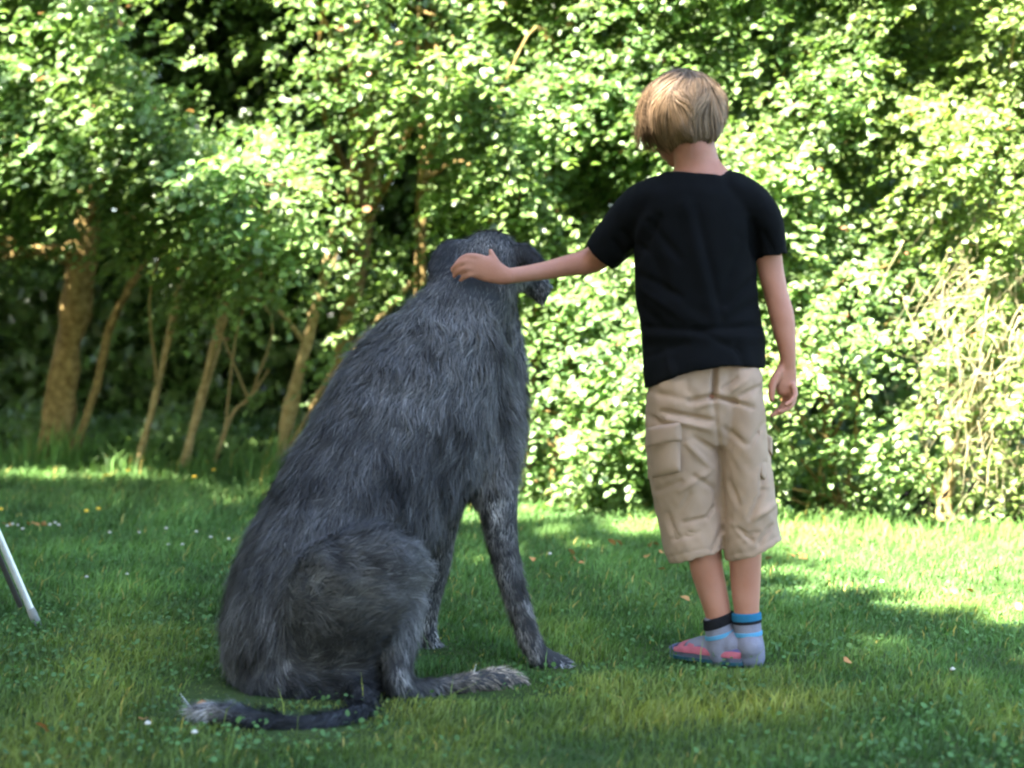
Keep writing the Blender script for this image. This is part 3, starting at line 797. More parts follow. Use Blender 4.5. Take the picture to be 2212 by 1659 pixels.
# right hind leg: thigh, shank, long foot flat on the lawn
limb([(700, 1390, 3.72, 122, .09), (752, 1290, 3.69, 136, .105), (815, 1228, 3.70, 100, .09), (868, 1222, 3.74, 54, .06)], SLATE, .062, cols=[SLATE * 1.1, SLATE * 1.4, MID * 1.3])
limb([(868, 1235, 3.75, 48, .055), (868, 1330, 3.73, 44, .05), (862, 1410, 3.69, 36, .04), (856, 1465, 3.65, 30, .035), (858, 1488, 3.64, 26, .03)], MID * .9, .035)
limb([(856, 1484, 3.645, 24), (900, 1488, 3.67, 24), (960, 1484, 3.70, 23), (1030, 1474, 3.74, 25, .03), (1085, 1470, 3.77, 28, .034), (1122, 1476, 3.79, 20, .028)],
     TAN, .03, cols=[MID, MID * 1.3, TAN * .7, TAN, TAN * 1.15])
limb([(640, 1330, 3.98, 110, .08), (600, 1260, 4.02, 90, .08), (640, 1380, 4.02, 60, .06), (700, 1440, 4.0, 30)], SLATE, .05)
# rump on the ground
limb([(610, 1475, 3.74, 92, .11), (680, 1490, 3.72, 92, .11), (770, 1485, 3.70, 60, .08)], SLATE * .7, .045)
# tail
limb([(770, 1495, 3.62, 30), (800, 1530, 3.50, 22), (745, 1554, 3.41, 25), (680, 1565, 3.37, 25), (610, 1567, 3.36, 24), (530, 1550, 3.38, 23), (470, 1538, 3.40, 23), (425, 1534, 3.41, 15)],
     DARK, .045, cols=[DARK, DARK, DARK, DARK, DARK, DARK * 1.2, PALE * 1.7])
bodyme = remesh(D, 'body', .0095, smooth=8)
wrap(bodyme, 'body', M['hide'], dog)
# nose and eyes on the far side of the head
sh = Shell(); ball(sh, V(1182, 622, 4.455), (.016, .014, .013)); wrap(sh.mesh('nose'), 'nose', M['nail'], dog)
for ex in ((1095, 560, 4.285), (1118, 575, 4.27)):
    sh = Shell(); ball(sh, V(*ex), (.009, .009, .009)); wrap(sh.mesh('eye'), 'eye', M['nail'], dog)

def fur(me, n, rng):
    p, nn = scatter(me, n, rng)
    best = np.full(n, 1e9); fl = np.zeros((n, 3)); L = np.zeros(n); col = np.zeros((n, 3))
    wsum = np.zeros(n); fsum = np.zeros((n, 3)); csum = np.zeros((n, 3)); lsum = np.zeros(n)
    for a, b, r, f, l, c in DOGSEG:
        ab = b - a; t = np.clip(((p - a) @ ab) / (ab @ ab), 0, 1)
        d = np.linalg.norm(p - (a + t[:, None] * ab), axis=1) - r
        wgt = np.exp(-np.maximum(d + .03, 0) / .014)
        wsum += wgt; fsum += wgt[:, None] * f; csum += wgt[:, None] * c; lsum += wgt * l
    wsum = np.maximum(wsum, 1e-9)
    fl = nrm(fsum / wsum[:, None]); col = csum / wsum[:, None]; L = lsum / wsum
    # short fur under the hand
    hv = V(1035, 580, 4.05); near = np.exp(-(np.linalg.norm(p - hv, axis=1) / .09) ** 2)
    L = L * (1 - .75 * near) * (.35 + .7 * rng.random(n))
    grav = np.array([0, 0, -1.0])
    c1 = np.stack([fnoise(p, .05, 1), fnoise(p, .05, 2), fnoise(p, .05, 3)], 1)
    c2 = np.stack([fnoise(p, .016, 4), fnoise(p, .016, 5), fnoise(p, .016, 6)], 1)
    t = fl * .9 + grav * .35 + c1 * .42 + c2 * .30
    t = nrm(t - nn * (t * nn).sum(1, keepdims=True))
    d = nrm(t + nn * (.50 + .28 * c1[:, :1]) * (1 - .6 * near[:, None]) + rng.normal(size=(n, 3)) * .16)
    seg = 4; wd = (.0013 + .0012 * rng.random(n)) * (1 - .4 * near)
    side = nrm(np.cross(d, nn)); q = p - nn * .002; dd = d.copy(); vs = []
    for k in range(seg + 1):
        wk = (wd * (1 - (k / (seg + .3)) ** 1.5))[:, None]
        vs.append(q - side * wk / 2); vs.append(q + side * wk / 2)
        q = q + dd * (L / seg)[:, None]
        dd = nrm(dd + grav * .12 - nn * .10 + c2 * .05)
    v = np.stack(vs, 1)
    # colour: slow patches, locks, single hairs; tips paler
    big = fnoise(p, .11, 7); lock = fnoise(p * [1, 1, .6], .03, 8)
    cc = col * (1 + .32 * big + .38 * lock)[:, None] * (.55 + .95 * rng.random((n, 1)) ** 1.3)
    pale = rng.random(n) < .07; cc[pale] = cc[pale] * 2.0 + .01
    # mottled legs
    leg = ((p[:, 2] < .42) & (p[:, 0] > -.09)) | (p[:, 2] < .1)
    mot = fnoise(p * [1, 1, .8], .02, 9); cc[leg] *= np.clip(1 + .85 * mot[leg], .25, 3)[:, None]
    cc = np.clip(cc, .006, .7)
    grad = np.linspace(.75, 1.2, seg + 1)
    vc = cc[:, None, :] * np.repeat(grad, 2)[None, :, None]
    k2 = (seg + 1) * 2; o = np.arange(n)[:, None] * k2
    f = np.concatenate([np.concatenate([o + [2 * k, 2 * k + 1, 2 * k + 3], o + [2 * k, 2 * k + 3, 2 * k + 2]]) for k in range(seg)])
    return v.reshape(-1, 3), f, vc.reshape(-1, 3)
v, f, c = fur(bodyme, 135000, np.random.default_rng(2))
fo = obj_from('fur', v, f, M['fur'], dog, tint=c, smooth=True); fo["kind"] = "stuff"

# ------------------------------------------------------------------ the boy
boy = empty('person', (float(V(1560, 1430, 4.0)[0]), 4.02, 0), 'blond child seen from behind in black t-shirt and tan shorts, hand on the dog', 'person')
B = Shell()
# torso, neck, head
tube(B, [(1522, 900, 4.0, 112, .085), (1518, 800, 4.0, 106, .08), (1512, 700, 4.0, 102, .075), (1506, 600, 4.0, 112, .08), (1506, 500, 4.0, 118, .082), (1510, 430, 4.0, 105, .072), (1510, 388, 4.0, 72, .06),
         (1505, 355, 4.0, 50, .05), (1500, 320, 4.0, 46, .05), (1490, 280, 4.01, 44, .05)], seg=32)
HC = V(1478, 238, 4.03)
ball(B, HC, (.081, .093, .086), seg=28)
# face turned down and to the left, away from the camera
fdir = nrm(np.array([-.42, .80, -.42])); fup = nrm(np.array([-.12, .35, .9])); fup = nrm(fup - fdir * (fup @ fdir)); frt = np.cross(fdir, fup)
def fpt(r, u, f): return HC + frt * r + fup * u + fdir * f
ball(B, fpt(0, -.055, .045), (.055, .062, .06), seg=24)
ball(B, fpt(0, -.092, .068), (.026, .024, .022))            # chin
tube_w(B, [[*fpt(0, .005, .088), .008, .008], [*fpt(0, -.015, .102), .009, .009], [*fpt(0, -.03, .109), .0115, .011]], seg=12, sub=2)   # nose
ball(B, fpt(0, -.058, .094), (.02, .014, .008))             # lips
ball(B, fpt(.03, -.032, .072), (.022, .02, .02)); ball(B, fpt(-.03, -.032, .072), (.022, .02, .02))   # cheeks
ball(B, fpt(0, .025, .074), (.06, .02, .014))               # brow
for s in (-1, 1):
    ball(B, fpt(s * .083, -.01, -.005), (.012, .018, .028)) # ears
# arms
tube(B, [(1440, 432, 4.0, 44), (1395, 452, 4.03, 42), (1335, 515, 4.08, 33), (1290, 555, 4.11, 30), (1262, 567, 4.115, 27), (1225, 574, 4.105, 23), (1180, 584, 4.09, 20), (1130, 592, 4.065, 17.5), (1092, 597, 4.045, 17)], bs=.95, seg=20)
tube(B, [(1600, 436, 4.0, 44), (1636, 470, 4.0, 36), (1656, 530, 4.0, 30), (1666, 590, 4.0, 28), (1678, 640, 3.995, 26.5), (1688, 680, 3.99, 27), (1695, 720, 3.985, 24), (1701, 760, 3.98, 19), (1702, 788, 3.98, 17)], bs=.95, seg=20)
# left hand lying on the neck of the dog
PH = 4.038
tube(B, [(1100, 597, 4.045, 17, .016), (1080, 592, 4.04, 23, .014), (1055, 582, PH, 28, .013), (1030, 576, PH, 26, .012), (1018, 574, PH, 22, .009)], seg=20)
for pts in ([(1040, 557, PH, 8.2), (1016, 553, PH - .002, 7.4), (998, 559, PH + .004, 6.8), (987, 570, PH + .014, 5.8)],
            [(1035, 568, PH, 8.4), (1008, 565, PH - .004, 7.6), (988, 572, PH + .003, 6.9), (977, 583, PH + .013, 5.9)],
            [(1035, 581, PH, 8.2), (1008, 579, PH - .004, 7.4), (991, 586, PH + .003, 6.8), (981, 596, PH + .013, 5.8)],
            [(1040, 594, PH, 7.6), (1018, 593, PH - .002, 6.8), (1004, 598, PH + .003, 6.2), (995, 605, PH + .010, 5.4)]):
    tube(B, pts, seg=12, sub=3)
tube(B, [(1085, 588, 4.04, 10), (1073, 570, PH + .002, 9.5), (1064, 553, PH + .005, 7.5), (1060, 542, PH + .010, 5.6)], seg=12, sub=3)
# right hand hanging, palm back, fingers curled
tube(B, [(1702, 780, 3.98, 17, .016), (1699, 800, 3.98, 22, .015), (1697, 822, 3.98, 25, .014), (1700, 845, 3.98, 22, .012)], seg=20)
for pts in ([(1694, 838, 3.995, 8.2), (1697, 862, 3.998, 7.6), (1689, 880, 3.99, 6.9), (1674, 892, 3.985, 5.8)],
            [(1702, 843, 3.985, 8.2), (1707, 866, 3.983, 7.6), (1696, 884, 3.972, 6.9), (1667, 897, 3.962, 5.6)],
            [(1709, 840, 3.975, 8.0), (1715, 862, 3.968, 7.4), (1705, 880, 3.955, 6.6), (1684, 890, 3.946, 5.6)],
            [(1714, 834, 3.965, 7.4), (1718, 852, 3.955, 6.6), (1710, 866, 3.943, 6.0), (1697, 874, 3.936, 5.2)]):
    tube(B, pts, seg=12, sub=3)
tube(B, [(1690, 795, 3.975, 10), (1674, 818, 3.965, 9.5), (1667, 842, 3.958, 8.4), (1667, 864, 3.955, 6.6)], seg=12, sub=3)
# legs and feet
tube(B, [(1475, 870, 4.0, 60, .075), (1488, 1000, 4.01, 50, .06), (1512, 1110, 4.02, 44), (1520, 1170, 4.02, 38), (1526, 1225, 4.02, 36), (1540, 1280, 4.02, 32), (1552, 1330, 4.02, 28), (1558, 1380, 4.02, 25), (1562, 1410, 4.02, 27)], bs=.95, seg=24)
tube(B, [(1593, 870, 4.0, 50, .075), (1606, 1000, 4.0, 44, .06), (1606, 1110, 4.0, 42), (1609, 1170, 4.0, 37), (1610, 1225, 4.0, 34.5), (1611, 1280, 4.0, 31), (1613, 1325, 4.0, 27), (1615, 1380, 4.0, 25), (1618, 1410, 4.0, 26)], bs=.95, seg=24)
def footpath(hx, hY, tx, tY, h=.03):
    a = np.array([(hx - 1106) / FX * hY, hY, h]); b = np.array([(tx - 1106) / FX * tY, tY, h * .6])
    return a, b
LA, LB = footpath(1585, 4.005, 1470, 4.10, .033)
RA, RB = footpath(1622, 3.985, 1545, 4.14, .033)
def foot(sh, a, b, g=0.0, seg=18):
    d = b - a
    tube_w(sh, [[*(a + [0, 0, .01]), .028 + g, .03 + g], [*(a + d * .25), .029 + g, .033 + g], [*(a + d * .6), .034 + g, .026 + g], [*(a + d * .85 - [0, 0, .004]), .035 + g, .018 + g], [*b, .024 + g, .012 + g]], seg=seg, sub=4, fixed=(0, 0, 1))
foot(B, LA, LB); foot(B, RA, RB)
bme = remesh(B, 'body', .0036, smooth=5)
wrap(bme, 'body', M['skin'], boy)
for s in (-1, 1):
    sh = Shell(); ball(sh, fpt(s * .031, .003, .081), (.011, .011, .009)); wrap(sh.mesh('eye'), 'eye', M['eyewhite'], boy)

# ---- t-shirt
def wpush(me, fn):
    co = coords(me); no = normals(me); setco(me, fn(co, no))
def crease(co, no, segs, mul=1.0, face=-1):
    """grooves (depth > 0) and ridges (depth < 0) along lines drawn on the back of a garment"""
    x, y = view(co); h = np.zeros(len(co))
    for (x0, y0, x1, y1, wd, dep) in segs:
        ax, ay = x1 - x0, y1 - y0; t = np.clip(((x - x0) * ax + (y - y0) * ay) / (ax * ax + ay * ay), 0, 1)
        dd = np.hypot(x - (x0 + t * ax), y - (y0 + t * ay))
        h -= mul * dep * np.exp(-(dd / wd) ** 2) * np.sin(np.clip(t * .8 + .1, 0, 1) * PI) ** .35
    m = np.clip(-no[:, 1] * 2.0, 0, 1) if face < 0 else 1
    return co + no * (h * m)[:, None]
T = Shell()
tube(T, [(1511, 378, 4.0, 73, .062), (1509, 402, 4.0, 104, .075), (1508, 425, 4.0, 124, .088), (1506, 470, 4.0, 131, .098), (1502, 540, 4.0, 131, .102), (1505, 620, 4.0, 130, .100), (1512, 690, 4.0, 129, .100), (1518, 735, 4.0, 131, .105), (1521, 790, 4.0, 131, .120), (1522, 816, 4.0, 131, .124)],
     seg=48, hollow=(6, .93), caps=(0, 1))
tube(T, [(1450, 432, 4.0, 54, .07), (1405, 445, 4.03, 58, .07), (1362, 482, 4.06, 56, .062), (1322, 526, 4.085, 48, .055), (1298, 552, 4.10, 43, .05)], seg=32, hollow=(5, .88), caps=(1, 1))
tube(T, [(1576, 426, 4.0, 57, .07), (1622, 446, 4.0, 50, .066), (1650, 478, 4.0, 42, .06), (1662, 520, 4.0, 37, .052), (1667, 556, 4.0, 35, .048)], seg=32, hollow=(5, .88), caps=(1, 1))
tme = remesh(T, 't_shirt', .0048, smooth=8)
def shirt(co, no):
    x, y = view(co)
    hem = np.interp(x, [1385, 1400, 1430, 1460, 1500, 1545, 1600, 1640, 1655], [838, 832, 821, 808, 797, 792, 793, 797, 800])
    wgt = np.clip((y - 690) / 120, 0, 1) * (np.abs(co[:, 1] - 4.0) < .3)
    co = co.copy(); co[:, 2] -= (hem - 815) * wgt * 4.0 / FX
    co = crease(co, no, [(1385, 706, 1520, 716, 7, .0035), (1500, 712, 1645, 704, 8, .004), (1390, 724, 1640, 730, 12, -.003), (1390, 750, 1480, 742, 10, .002),
                         (1480, 440, 1545, 700, 16, -.004), (1505, 450, 1560, 690, 9, .003), (1400, 520, 1440, 640, 14, .004), (1600, 520, 1560, 650, 14, .003),
                         (1370, 560, 1420, 470, 12, .006), (1340, 560, 1400, 470, 10, -.004), (1632, 560, 1620, 480, 9, .006), (1440, 760, 1455, 815, 9, -.003), (1590, 740, 1610, 800, 9, .003),
                         (1430, 640, 1520, 700, 12, -.003), (1640, 650, 1560, 700, 12, .004), (1375, 650, 1430, 705, 10, .004),
                         (1375, 590, 1470, 640, 8, .004), (1380, 620, 1480, 690, 8, -.003), (1400, 480, 1470, 560, 10, .004), (1345, 500, 1395, 545, 7, .004), (1325, 520, 1370, 570, 7, .004), (1630, 600, 1570, 660, 8, .004), (1650, 500, 1670, 545, 6, .003), (1520, 720, 1600, 760, 8, .003), (1400, 770, 1480, 740, 8, .003)][:], 1.6)
    h = .0022 * fnoise(co, .09, 3) + .001 * fnoise(co, .03, 1)
    return co + no * h[:, None]
wpush(tme, shirt)
shirt_o = wrap(tme, 't_shirt', M['shirt'], boy)
# collar ribbing
sh = Shell(); n = 40; ring = []
for a in np.linspace(0, 2 * PI, n, endpoint=False):
    x = 1509 + 70 * math.cos(a); 
    yy = 372 - 3 * math.cos(a) * 1.0 + (8 if math.sin(a) < 0 else 16) * abs(math.sin(a)) ** 1.0
    ring.append(V(x, yy, 4.0 + .058 * math.sin(a)))
ring = np.array(ring); v = []
ctr = ring.mean(0)
for i in range(n):
    o = nrm(ring[i] - ctr); t = nrm(ring[(i + 1) % n] - ring[i - 1]); u = nrm(np.cross(t, o)); u = u if u[2] > 0 else -u
    for a in np.linspace(0, 2 * PI, 8, endpoint=False):
        dn = -u * .9 + o * .5
        v.append(ring[i] + nrm(dn) * math.cos(a) * .010 + nrm(np.cross(t, dn)) * math.sin(a) * .0028 + nrm(dn) * .006)
f = [(i * 8 + j, i * 8 + (j + 1) % 8, ((i + 1) % n) * 8 + (j + 1) % 8, ((i + 1) % n) * 8 + j) for i in range(n) for j in range(8)]
sh.add(v, f); cme = sh.mesh('collar'); cme.polygons.foreach_set("use_smooth", np.ones(len(cme.polygons), dtype=bool))
wrap(cme, 'collar', M['shirt'], boy)

# ---- shorts
S = Shell()
tube(S, [(1520, 742, 4.0, 112, .088), (1521, 790, 4.0, 113, .096), (1521, 850, 4.0, 121, .106), (1521, 900, 4.0, 118, .10)], seg=40)
ball(S, V(1470, 842, 3.967), (.067, .066, .074)); ball(S, V(1592, 832, 3.965), (.06, .07, .075))
tube(S, [(1472, 860, 4.0, 76, .105), (1477, 960, 4.01, 83, .10), (1483, 1030, 4.015, 80, .092), (1491, 1100, 4.02, 73, .082), (1497, 1150, 4.02, 69, .078), (1505, 1197, 4.02, 60, .076)], seg=36, hollow=(6, .92))
tube(S, [(1596, 860, 4.0, 54, .105), (1602, 960, 4.0, 56, .10), (1610, 1030, 4.0, 58, .092), (1616, 1100, 4.0, 60, .082), (1621, 1150, 4.0, 61, .078), (1627, 1186, 4.0, 63, .076)], seg=36, hollow=(6, .92))
sme = remesh(S, 'shorts', .0042, smooth=5)
def shortfn(co, no):
    x, y = view(co)
    co = co.copy()
    # hems slant: outer corners of each leg
    wl = np.clip((y - 1120) / 70, 0, 1)
    hem = np.where(x < 1566, np.interp(x, [1448, 1500, 1562], [1205, 1199, 1194]) - 1197, np.interp(x, [1568, 1630, 1688], [1200, 1194, 1174]) - 1186)
    co[:, 2] -= hem * wl * 4.0 / FX
    K = 1.25
    cr = [(1545, 792, 1541, 862, 6, .021), (1541, 862, 1556, 975, 6, .006), (1556, 975, 1566, 1195, 6, .003),
          (1430, 888, 1538, 908, 7, .009), (1440, 905, 1530, 925, 9, -.006), (1538, 856, 1588, 868, 6, .016), (1580, 868, 1625, 880, 8, .006),
          (1490, 868, 1540, 856, 9, .010), (1560, 840, 1590, 815, 6, .006), (1575, 850, 1610, 822, 6, -.004), (1600, 855, 1640, 835, 7, .006), (1505, 880, 1540, 868, 8, -.005),
          (1420, 850, 1480, 862, 12, .004), (1500, 945, 1545, 975, 10, .005), (1485, 960, 1535, 1010, 10, -.005), (1565, 925, 1610, 960, 10, .005), (1500, 1030, 1545, 1055, 9, .006),
          (1470, 1060, 1530, 1020, 9, -.005), (1475, 1130, 1530, 1118, 6, .007), (1530, 1118, 1545, 1095, 6, .007), (1470, 1100, 1490, 1070, 9, .004), (1545, 1060, 1555, 1100, 8, .006),
          (1560, 1140, 1540, 1190, 6, .006), (1590, 1140, 1625, 1168, 7, .007), (1580, 1130, 1610, 1165, 8, -.004), (1620, 1120, 1650, 1060, 9, .007), (1645, 1060, 1655, 1000, 8, .006), (1630, 1120, 1670, 1090, 9, -.006),
          (1640, 1175, 1668, 1135, 8, .006), (1575, 1040, 1595, 1090, 10, .004), (1605, 1160, 1640, 1150, 6, .004), (1455, 1165, 1510, 1150, 9, .004), (1400, 1000, 1450, 985, 10, .005), (1420, 1060, 1470, 1040, 9, .005),
          (1405, 900, 1440, 925, 9, .005), (1620, 960, 1650, 915, 8, .005), (1440, 1110, 1460, 1160, 8, .005)]
    co = crease(co, no, cr[:3] + [(a, b, c_, d_, e * .66, g * K) for a, b, c_, d_, e, g in cr[3:]])
    h = .0020 * fnoise(co * [1, 1, .8], .06, 4) + .0012 * fnoise(co, .022, 2)
    # hem stitching groove
    hy = np.where(x < 1566, 1186, 1174) + hem
    h -= .0016 * np.exp(-((y - hy) / 3.0) ** 2)
    return co + no * h[:, None]
wpush(sme, shortfn)
shorts_o = wrap(sme, 'shorts', M['shorts'], boy)
# cargo pockets: bellows box with a flap, on each outer side
def grid_patch(x0, x1, y0, y1, Yf, thick, nx=16, ny=16, round_=.25, skew=0.0, jag=0.0, side=1):
    """a puffed panel between rows y0..y1, its shape follows the garment distance Yf(x, y)"""
    vo = []; vi = []
    for j in range(ny + 1):
        for i in range(nx + 1):
            u = i / nx; w_ = j / ny
            x = x0 + (x1 - x0) * u; y = y0 + (y1 - y0) * w_ + skew * u
            e = min(u, 1 - u, w_, 1 - w_) / round_; e = math.sqrt(max(0, 1 - (1 - min(e, 1)) ** 2))
            Y = Yf(x, y)
            vo.append(V(x, y, Y - thick * (.35 + .65 * e) - jag * math.sin(u * 9 + w_ * 5))); vi.append(V(x, y, Y + .012))
    k = (nx + 1) * (ny + 1); f = []
    idx = lambda i, j: j * (nx + 1) + i
    for j in range(ny):
        for i in range(nx):
            f.append((idx(i, j), idx(i, j + 1), idx(i + 1, j + 1), idx(i + 1, j)))
            f.append((k + idx(i, j), k + idx(i + 1, j), k + idx(i + 1, j + 1), k + idx(i, j + 1)))
    border = [idx(i, 0) for i in range(nx)] + [idx(nx, j) for j in range(ny)] + [idx(i, ny) for i in range(nx, 0, -1)] + [idx(0, j) for j in range(ny, 0, -1)]
    for a, b in zip(border, border[1:] + border[:1]): f.append((a, b, k + b, k + a))
    sh = Shell(); sh.add(np.array(vo + vi), f); return sh
def legY(cx, hw, b, Y0):
    def fn(x, y):
        u = np.clip((x - cx(y)) / hw(y), -1, 1); return Y0 - b * math.sqrt(max(0, 1 - u * u)) + .001
    return fn
Lc = lambda y: np.interp(y, [860, 960, 1030, 1100], [1472, 1475, 1482, 1491]); Lh = lambda y: np.interp(y, [860, 960, 1030, 1100], [74, 78, 76, 69])
Rc = lambda y: np.interp(y, [860, 960, 1030, 1100], [1598, 1604, 1612, 1617]); Rh = lambda y: np.interp(y, [860, 960, 1030, 1100], [50, 51, 53, 55])
LY = legY(Lc, Lh, .098, 4.01); RY = legY(Rc, Rh, .096, 4.0)
for (x0, x1, y0, y1, Yf, sk, fy) in ((1396, 1472, 925, 1045, LY, -16, 44), (1640, 1668, 925, 1040, RY, 20, 40)):
    pm = grid_patch(x0 + 3, x1 - 2, y0 + 8, y1 - 10, Yf, .016, skew=sk, jag=.0015).mesh('pocket')
    pm.polygons.foreach_set("use_smooth", np.ones(len(pm.polygons), dtype=bool))
    wrap(pm, 'pocket', M['shorts'], boy)
    pf = grid_patch(x0 - 2, x1 + 1, y0, y0 + fy, Yf, .025, ny=10, skew=sk, round_=.18, jag=.001).mesh('pocket_flap')
    pf.polygons.foreach_set("use_smooth", np.ones(len(pf.polygons), dtype=bool))
    wrap(pf, 'pocket_flap', M['shorts'], boy)

# ---- socks
def sock(top, ank, a, b, parent, bands):
    sh = Shell()
    tube(sh, top, bs=.98, seg=24, sub=5, caps=(0, 1)); foot(sh, a, b, .0028)
    me = remesh(sh, 'sock', .0034, smooth=6)
    o = wrap(me, 'sock', M['sock'], parent)
    for (y0, y1, m, g, tilt) in bands:
        P = np.array([[p[0], p[1], p[2], p[3]] for p in top])
        s2 = Shell(); rows = []
        for y in np.linspace(y0, y1, 5):
            x = np.interp(y, P[:, 1], P[:, 0]); Y = np.interp(y, P[:, 1], P[:, 2]); r_ = np.interp(y, P[:, 1], P[:, 3])
            rows.append([*V(x, y, Y), (r_ + g) * Y / FX, (r_ + g) * .98 * Y / FX])
        tube_w(s2, rows, seg=28, sub=2, caps=(.15, .15))
        bm = s2.mesh('cuff' if g > 1.5 else 'stripe'); co = coords(bm); co[:, 2] += (co[:, 0] - rows[0][0]) * tilt; setco(bm, co)
        bm.polygons.foreach_set("use_smooth", np.ones(len(bm.polygons), dtype=bool))
        b_ = wrap(bm, bm.name.split('.')[0], m, o)
    return o
lt_ = [(1551, 1332, 4.02, 31), (1553, 1350, 4.02, 31.5), (1556, 1375, 4.02, 32), (1559, 1400, 4.02, 33), (1563, 1420, 4.018, 32)]
rt_ = [(1612, 1326, 4.0, 30), (1614, 1350, 4.0, 30.5), (1616, 1375, 4.0, 31), (1619, 1400, 4.0, 33), (1621, 1420, 4.0, 32)]
sock(lt_, None, LA + [0, 0, .004], LB, boy, [(1331, 1350, M['sockblack'], 2.2, .25), (1366, 1373, M['socksky'], .9, .18)])
sock(rt_, None, RA + [0, 0, .004], RB, boy, [(1325, 1338, M['sockblue'], 2.4, 0), (1338, 1344, M['sockblack'], 1.9, 0), (1364, 1371, M['socksky'], .9, 0)])

# ---- open shoes: sole, pink side, straps
def shoe(a, b, heelout):
    d = b - a; L = np.linalg.norm(d); dn = d / L; dn = np.array([dn[0], dn[1], 0]); dn /= np.linalg.norm(dn); sd = np.array([-dn[1], dn[0], 0])
    s0 = a - dn * (.035 if not heelout else -.03); tip = b + dn * .02
    def outline(t): return np.interp(t, [0, .12, .35, .7, .9, 1], [.018, .030, .031, .040, .034, .012])
    def slab(z0, z1, g, name):
        sh = Shell(); v = []; f = []; n = 18
        for i in range(n + 1):
            t = i / n; c = s0 + (tip - s0) * t; wd = outline(t) + g
            for (s, z) in ((-1, z0), (1, z0), (1, z1), (-1, z1)): v.append([c[0] + sd[0] * wd * s, c[1] + sd[1] * wd * s, z])
        for i in range(n):
            for j in range(4):
                f.append((i * 4 + j, i * 4 + (j + 1) % 4, i * 4 + 4 + (j + 1) % 4, i * 4 + 4 + j))
        f.append((3, 2, 1, 0)); f.append(tuple(n * 4 + j for j in range(4))); sh.add(v, f); return sh.mesh(name)
    so_ = wrap(slab(.002, .010, .003, 'tread'), 'shoe', M['teal'], boy)
    wrap(slab(.0105, .019, .001, 'sole'), 'sole', M['sole'], so_)
    # upper: open shell round the foot
    v = []; f = []; n = 22; m = 12; th = np.linspace(-.12, PI + .12, m)
    for lay in (0, .0028):
        for i in range(n + 1):
            t = i / n; c = s0 + (tip - s0) * t; wd = outline(t) + .001 + lay
            top = np.interp(t, [0, .1, .3, .5, .75, 1], [.042, .046, .034, .050, .043, .024]) + lay
            for q_ in th:
                v.append([c[0] + sd[0] * wd * math.cos(q_), c[1] + sd[1] * wd * math.cos(q_), .02 + max(0, math.sin(q_)) ** .8 * (top - .02)])
    k = (n + 1) * m; mi = []
    for i in range(n):
        t = i / n
        for j in range(m - 1):
            open_ = t < .52 and 3 <= j <= m - 5           # opening for the foot
            gap = .52 <= t < .82 and (i % 3 == 0) and 2 <= j <= m - 4
            if open_ or gap: continue
            q4 = (i * m + j, i * m + j + 1, (i + 1) * m + j + 1, (i + 1) * m + j)
            f.append(q4); f.append(tuple(k + z for z in q4[::-1]))
            mi += [1 if t > .84 or (j in (2, m - 4) and t < .52) else 0] * 2
    sh = Shell(); sh.add(v, f); me = sh.mesh('upper')
    me.materials.append(M['pink']); me.materials.append(M['purple'])
    me.polygons.foreach_set("material_index", np.array(mi, dtype=np.int32)); me.polygons.foreach_set("use_smooth", np.ones(len(me.polygons), dtype=bool))
    o = bpy.data.objects.new('upper', me); link(o); put_parent(o, so_)
shoe(LA, LB, False)
shoe(RA, RB, True)

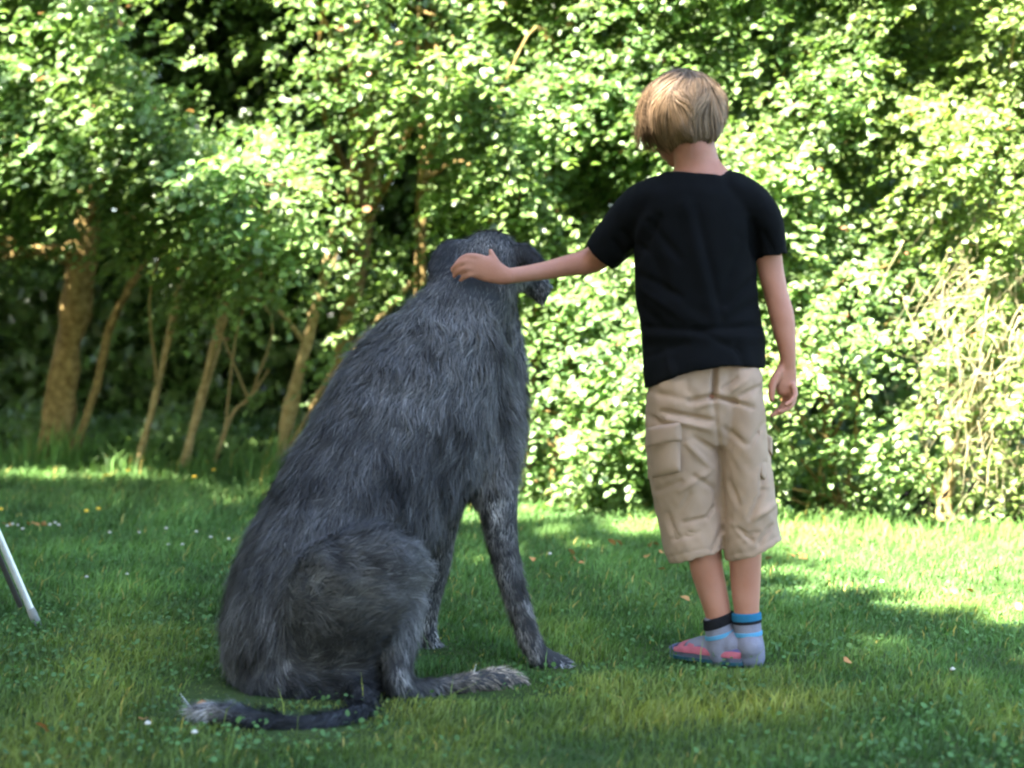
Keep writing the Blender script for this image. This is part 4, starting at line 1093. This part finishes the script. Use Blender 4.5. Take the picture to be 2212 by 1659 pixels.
# ---- hair: a bob combed down from the crown
rng = np.random.default_rng(8)
HCe = V(1478, 238, 4.03); HR = np.array([.085, .100, .094])
crown = nrm(np.array([.16, -.35, .93]))
def hairline(az):
    """lowest height (metres from head centre) of the hair for a direction around the head"""
    # az 0 = right of the picture, -90 = towards the camera, 180 = left
    d = np.degrees(az)
    return np.interp(d, [-180, -150, -120, -100, -70, -40, 0, 60, 120, 180], [-.100, -.118, -.100, -.086, -.084, -.080, -.062, -.02, .02, -.100])
def hair(n, rng, lift, wd, inner=0.0):
    d = nrm(rng.normal(size=(n * 2, 3))); d = d[(d[:, 2] > -.35)][:n]; n = len(d)
    seg = 9
    g = d - crown * (d @ crown)[:, None]; g = nrm(g + rng.normal(size=(n, 3)) * .05 + .18 * np.stack([fnoise(d, .25, 1), fnoise(d, .25, 2), fnoise(d, .25, 3)], 1))
    az0 = np.arctan2(d[:, 1], d[:, 0])
    lock = fnoise(d, .22, 5); lock2 = fnoise(d, .1, 6)
    L = .06 + .09 * rng.random(n)
    pos = d.copy(); vs = []; q = None; vel = None
    hl = hairline(az0) + .006 * lock + rng.normal(0, .007, n) - .012 * (rng.random(n) < .06)
    out_ = (lift + .005 * lock + .004 * lock2 + .006 * rng.random(n))
    P = HCe + pos * HR
    step = L / seg
    pts = []
    dirv = g
    for k in range(seg + 1):
        pts.append(P.copy())
        rel = (P - HCe) / HR; r = np.linalg.norm(rel, axis=1, keepdims=True); nn = nrm(rel / HR)
        dirt = nrm(dirv + np.array([0, 0, -.55]))
        dirt = nrm(dirt - nn * (dirt * nn).sum(1, keepdims=True))
        low = np.clip((HCe[2] - P[:, 2] - .01) / .05, 0, 1)[:, None]      # below the widest part hair falls and turns in
        dirt = nrm(dirt * (1 - .45 * low) + np.array([0, 0, -1.0]) * .45 * low)
        dirt = nrm(dirt + .30 * np.stack([fnoise(P, .05, 3, 10), fnoise(P, .05, 4, 10), fnoise(P, .05, 5, 10)], 1))
        tuck = np.clip((HCe[2] - P[:, 2] - .045) / .04, 0, 1)[:, None]
        dirt = nrm(dirt - nrm(nn * [1, 1, 0]) * (.42 + .3 * lock2)[:, None] * tuck)
        Pn = P + dirt * step[:, None]
        rel = (Pn - HCe) / HR; r = np.linalg.norm(rel, axis=1)
        tgt = 1 + out_ / .09 * (k + 1) / seg
        push_ = np.where(r < tgt, tgt / np.maximum(r, 1e-6), 1.0); push_ = np.where(low[:, 0] > .3, np.minimum(push_, 1.03), push_)
        Pn = HCe + rel * push_[:, None] * HR
        az = np.arctan2(Pn[:, 1] - HCe[1], Pn[:, 0] - HCe[0]); hz = HCe[2] + hairline(az) + .006 * lock
        stop = Pn[:, 2] < hz
        Pn[stop] = P[stop] + (Pn[stop] - P[stop]) * .03
        dirv = dirt; P = Pn
    pts = np.array(pts)
    tan = nrm(np.gradient(pts, axis=0)); nn = nrm((pts - HCe) / HR ** 2)
    side = nrm(np.cross(tan, nn) + rng.normal(size=(1, n, 3)) * .25)
    kk = np.arange(seg + 1)[:, None, None]
    w_ = wd * (1 - (kk / (seg + .8)) ** 2 * .8)
    a = pts - side * w_ / 2; b = pts + side * w_ / 2
    v = np.stack([a, b], 2).transpose(1, 0, 2, 3).reshape(-1, 3)
    k2 = (seg + 1) * 2; o = np.arange(n)[:, None] * k2
    f = np.concatenate([np.concatenate([o + [2 * k, 2 * k + 1, 2 * k + 3], o + [2 * k, 2 * k + 3, 2 * k + 2]]) for k in range(seg)])
    c = np.ones((n, 3)) * (.62 + .6 * rng.random((n, 1))) * (1 + .32 * lock + .38 * lock2)[:, None]
    ash = np.clip(.25 + .4 * fnoise(d, .5, 9), 0, .8)[:, None]
    c = c * (1 - ash) + c * ash * np.array([.75, .85, 1.25])
    vc = np.repeat(c[:, None, :], k2, 1) * np.repeat(np.linspace(.8, 1.1, seg + 1), 2)[None, :, None]
    return v, f, np.clip(vc, .1, 2.2).reshape(-1, 3)
v1, f1, c1 = hair(9500, rng, .006, .0022)
v2, f2, c2 = hair(5500, rng, .013, .0018)
hv = np.concatenate([v1, v2]); hf = np.concatenate([f1, f2 + len(v1)]); hc = np.concatenate([c1, c2])
ho = obj_from('hair', hv, hf, M['hair'], boy, tint=hc, smooth=True)
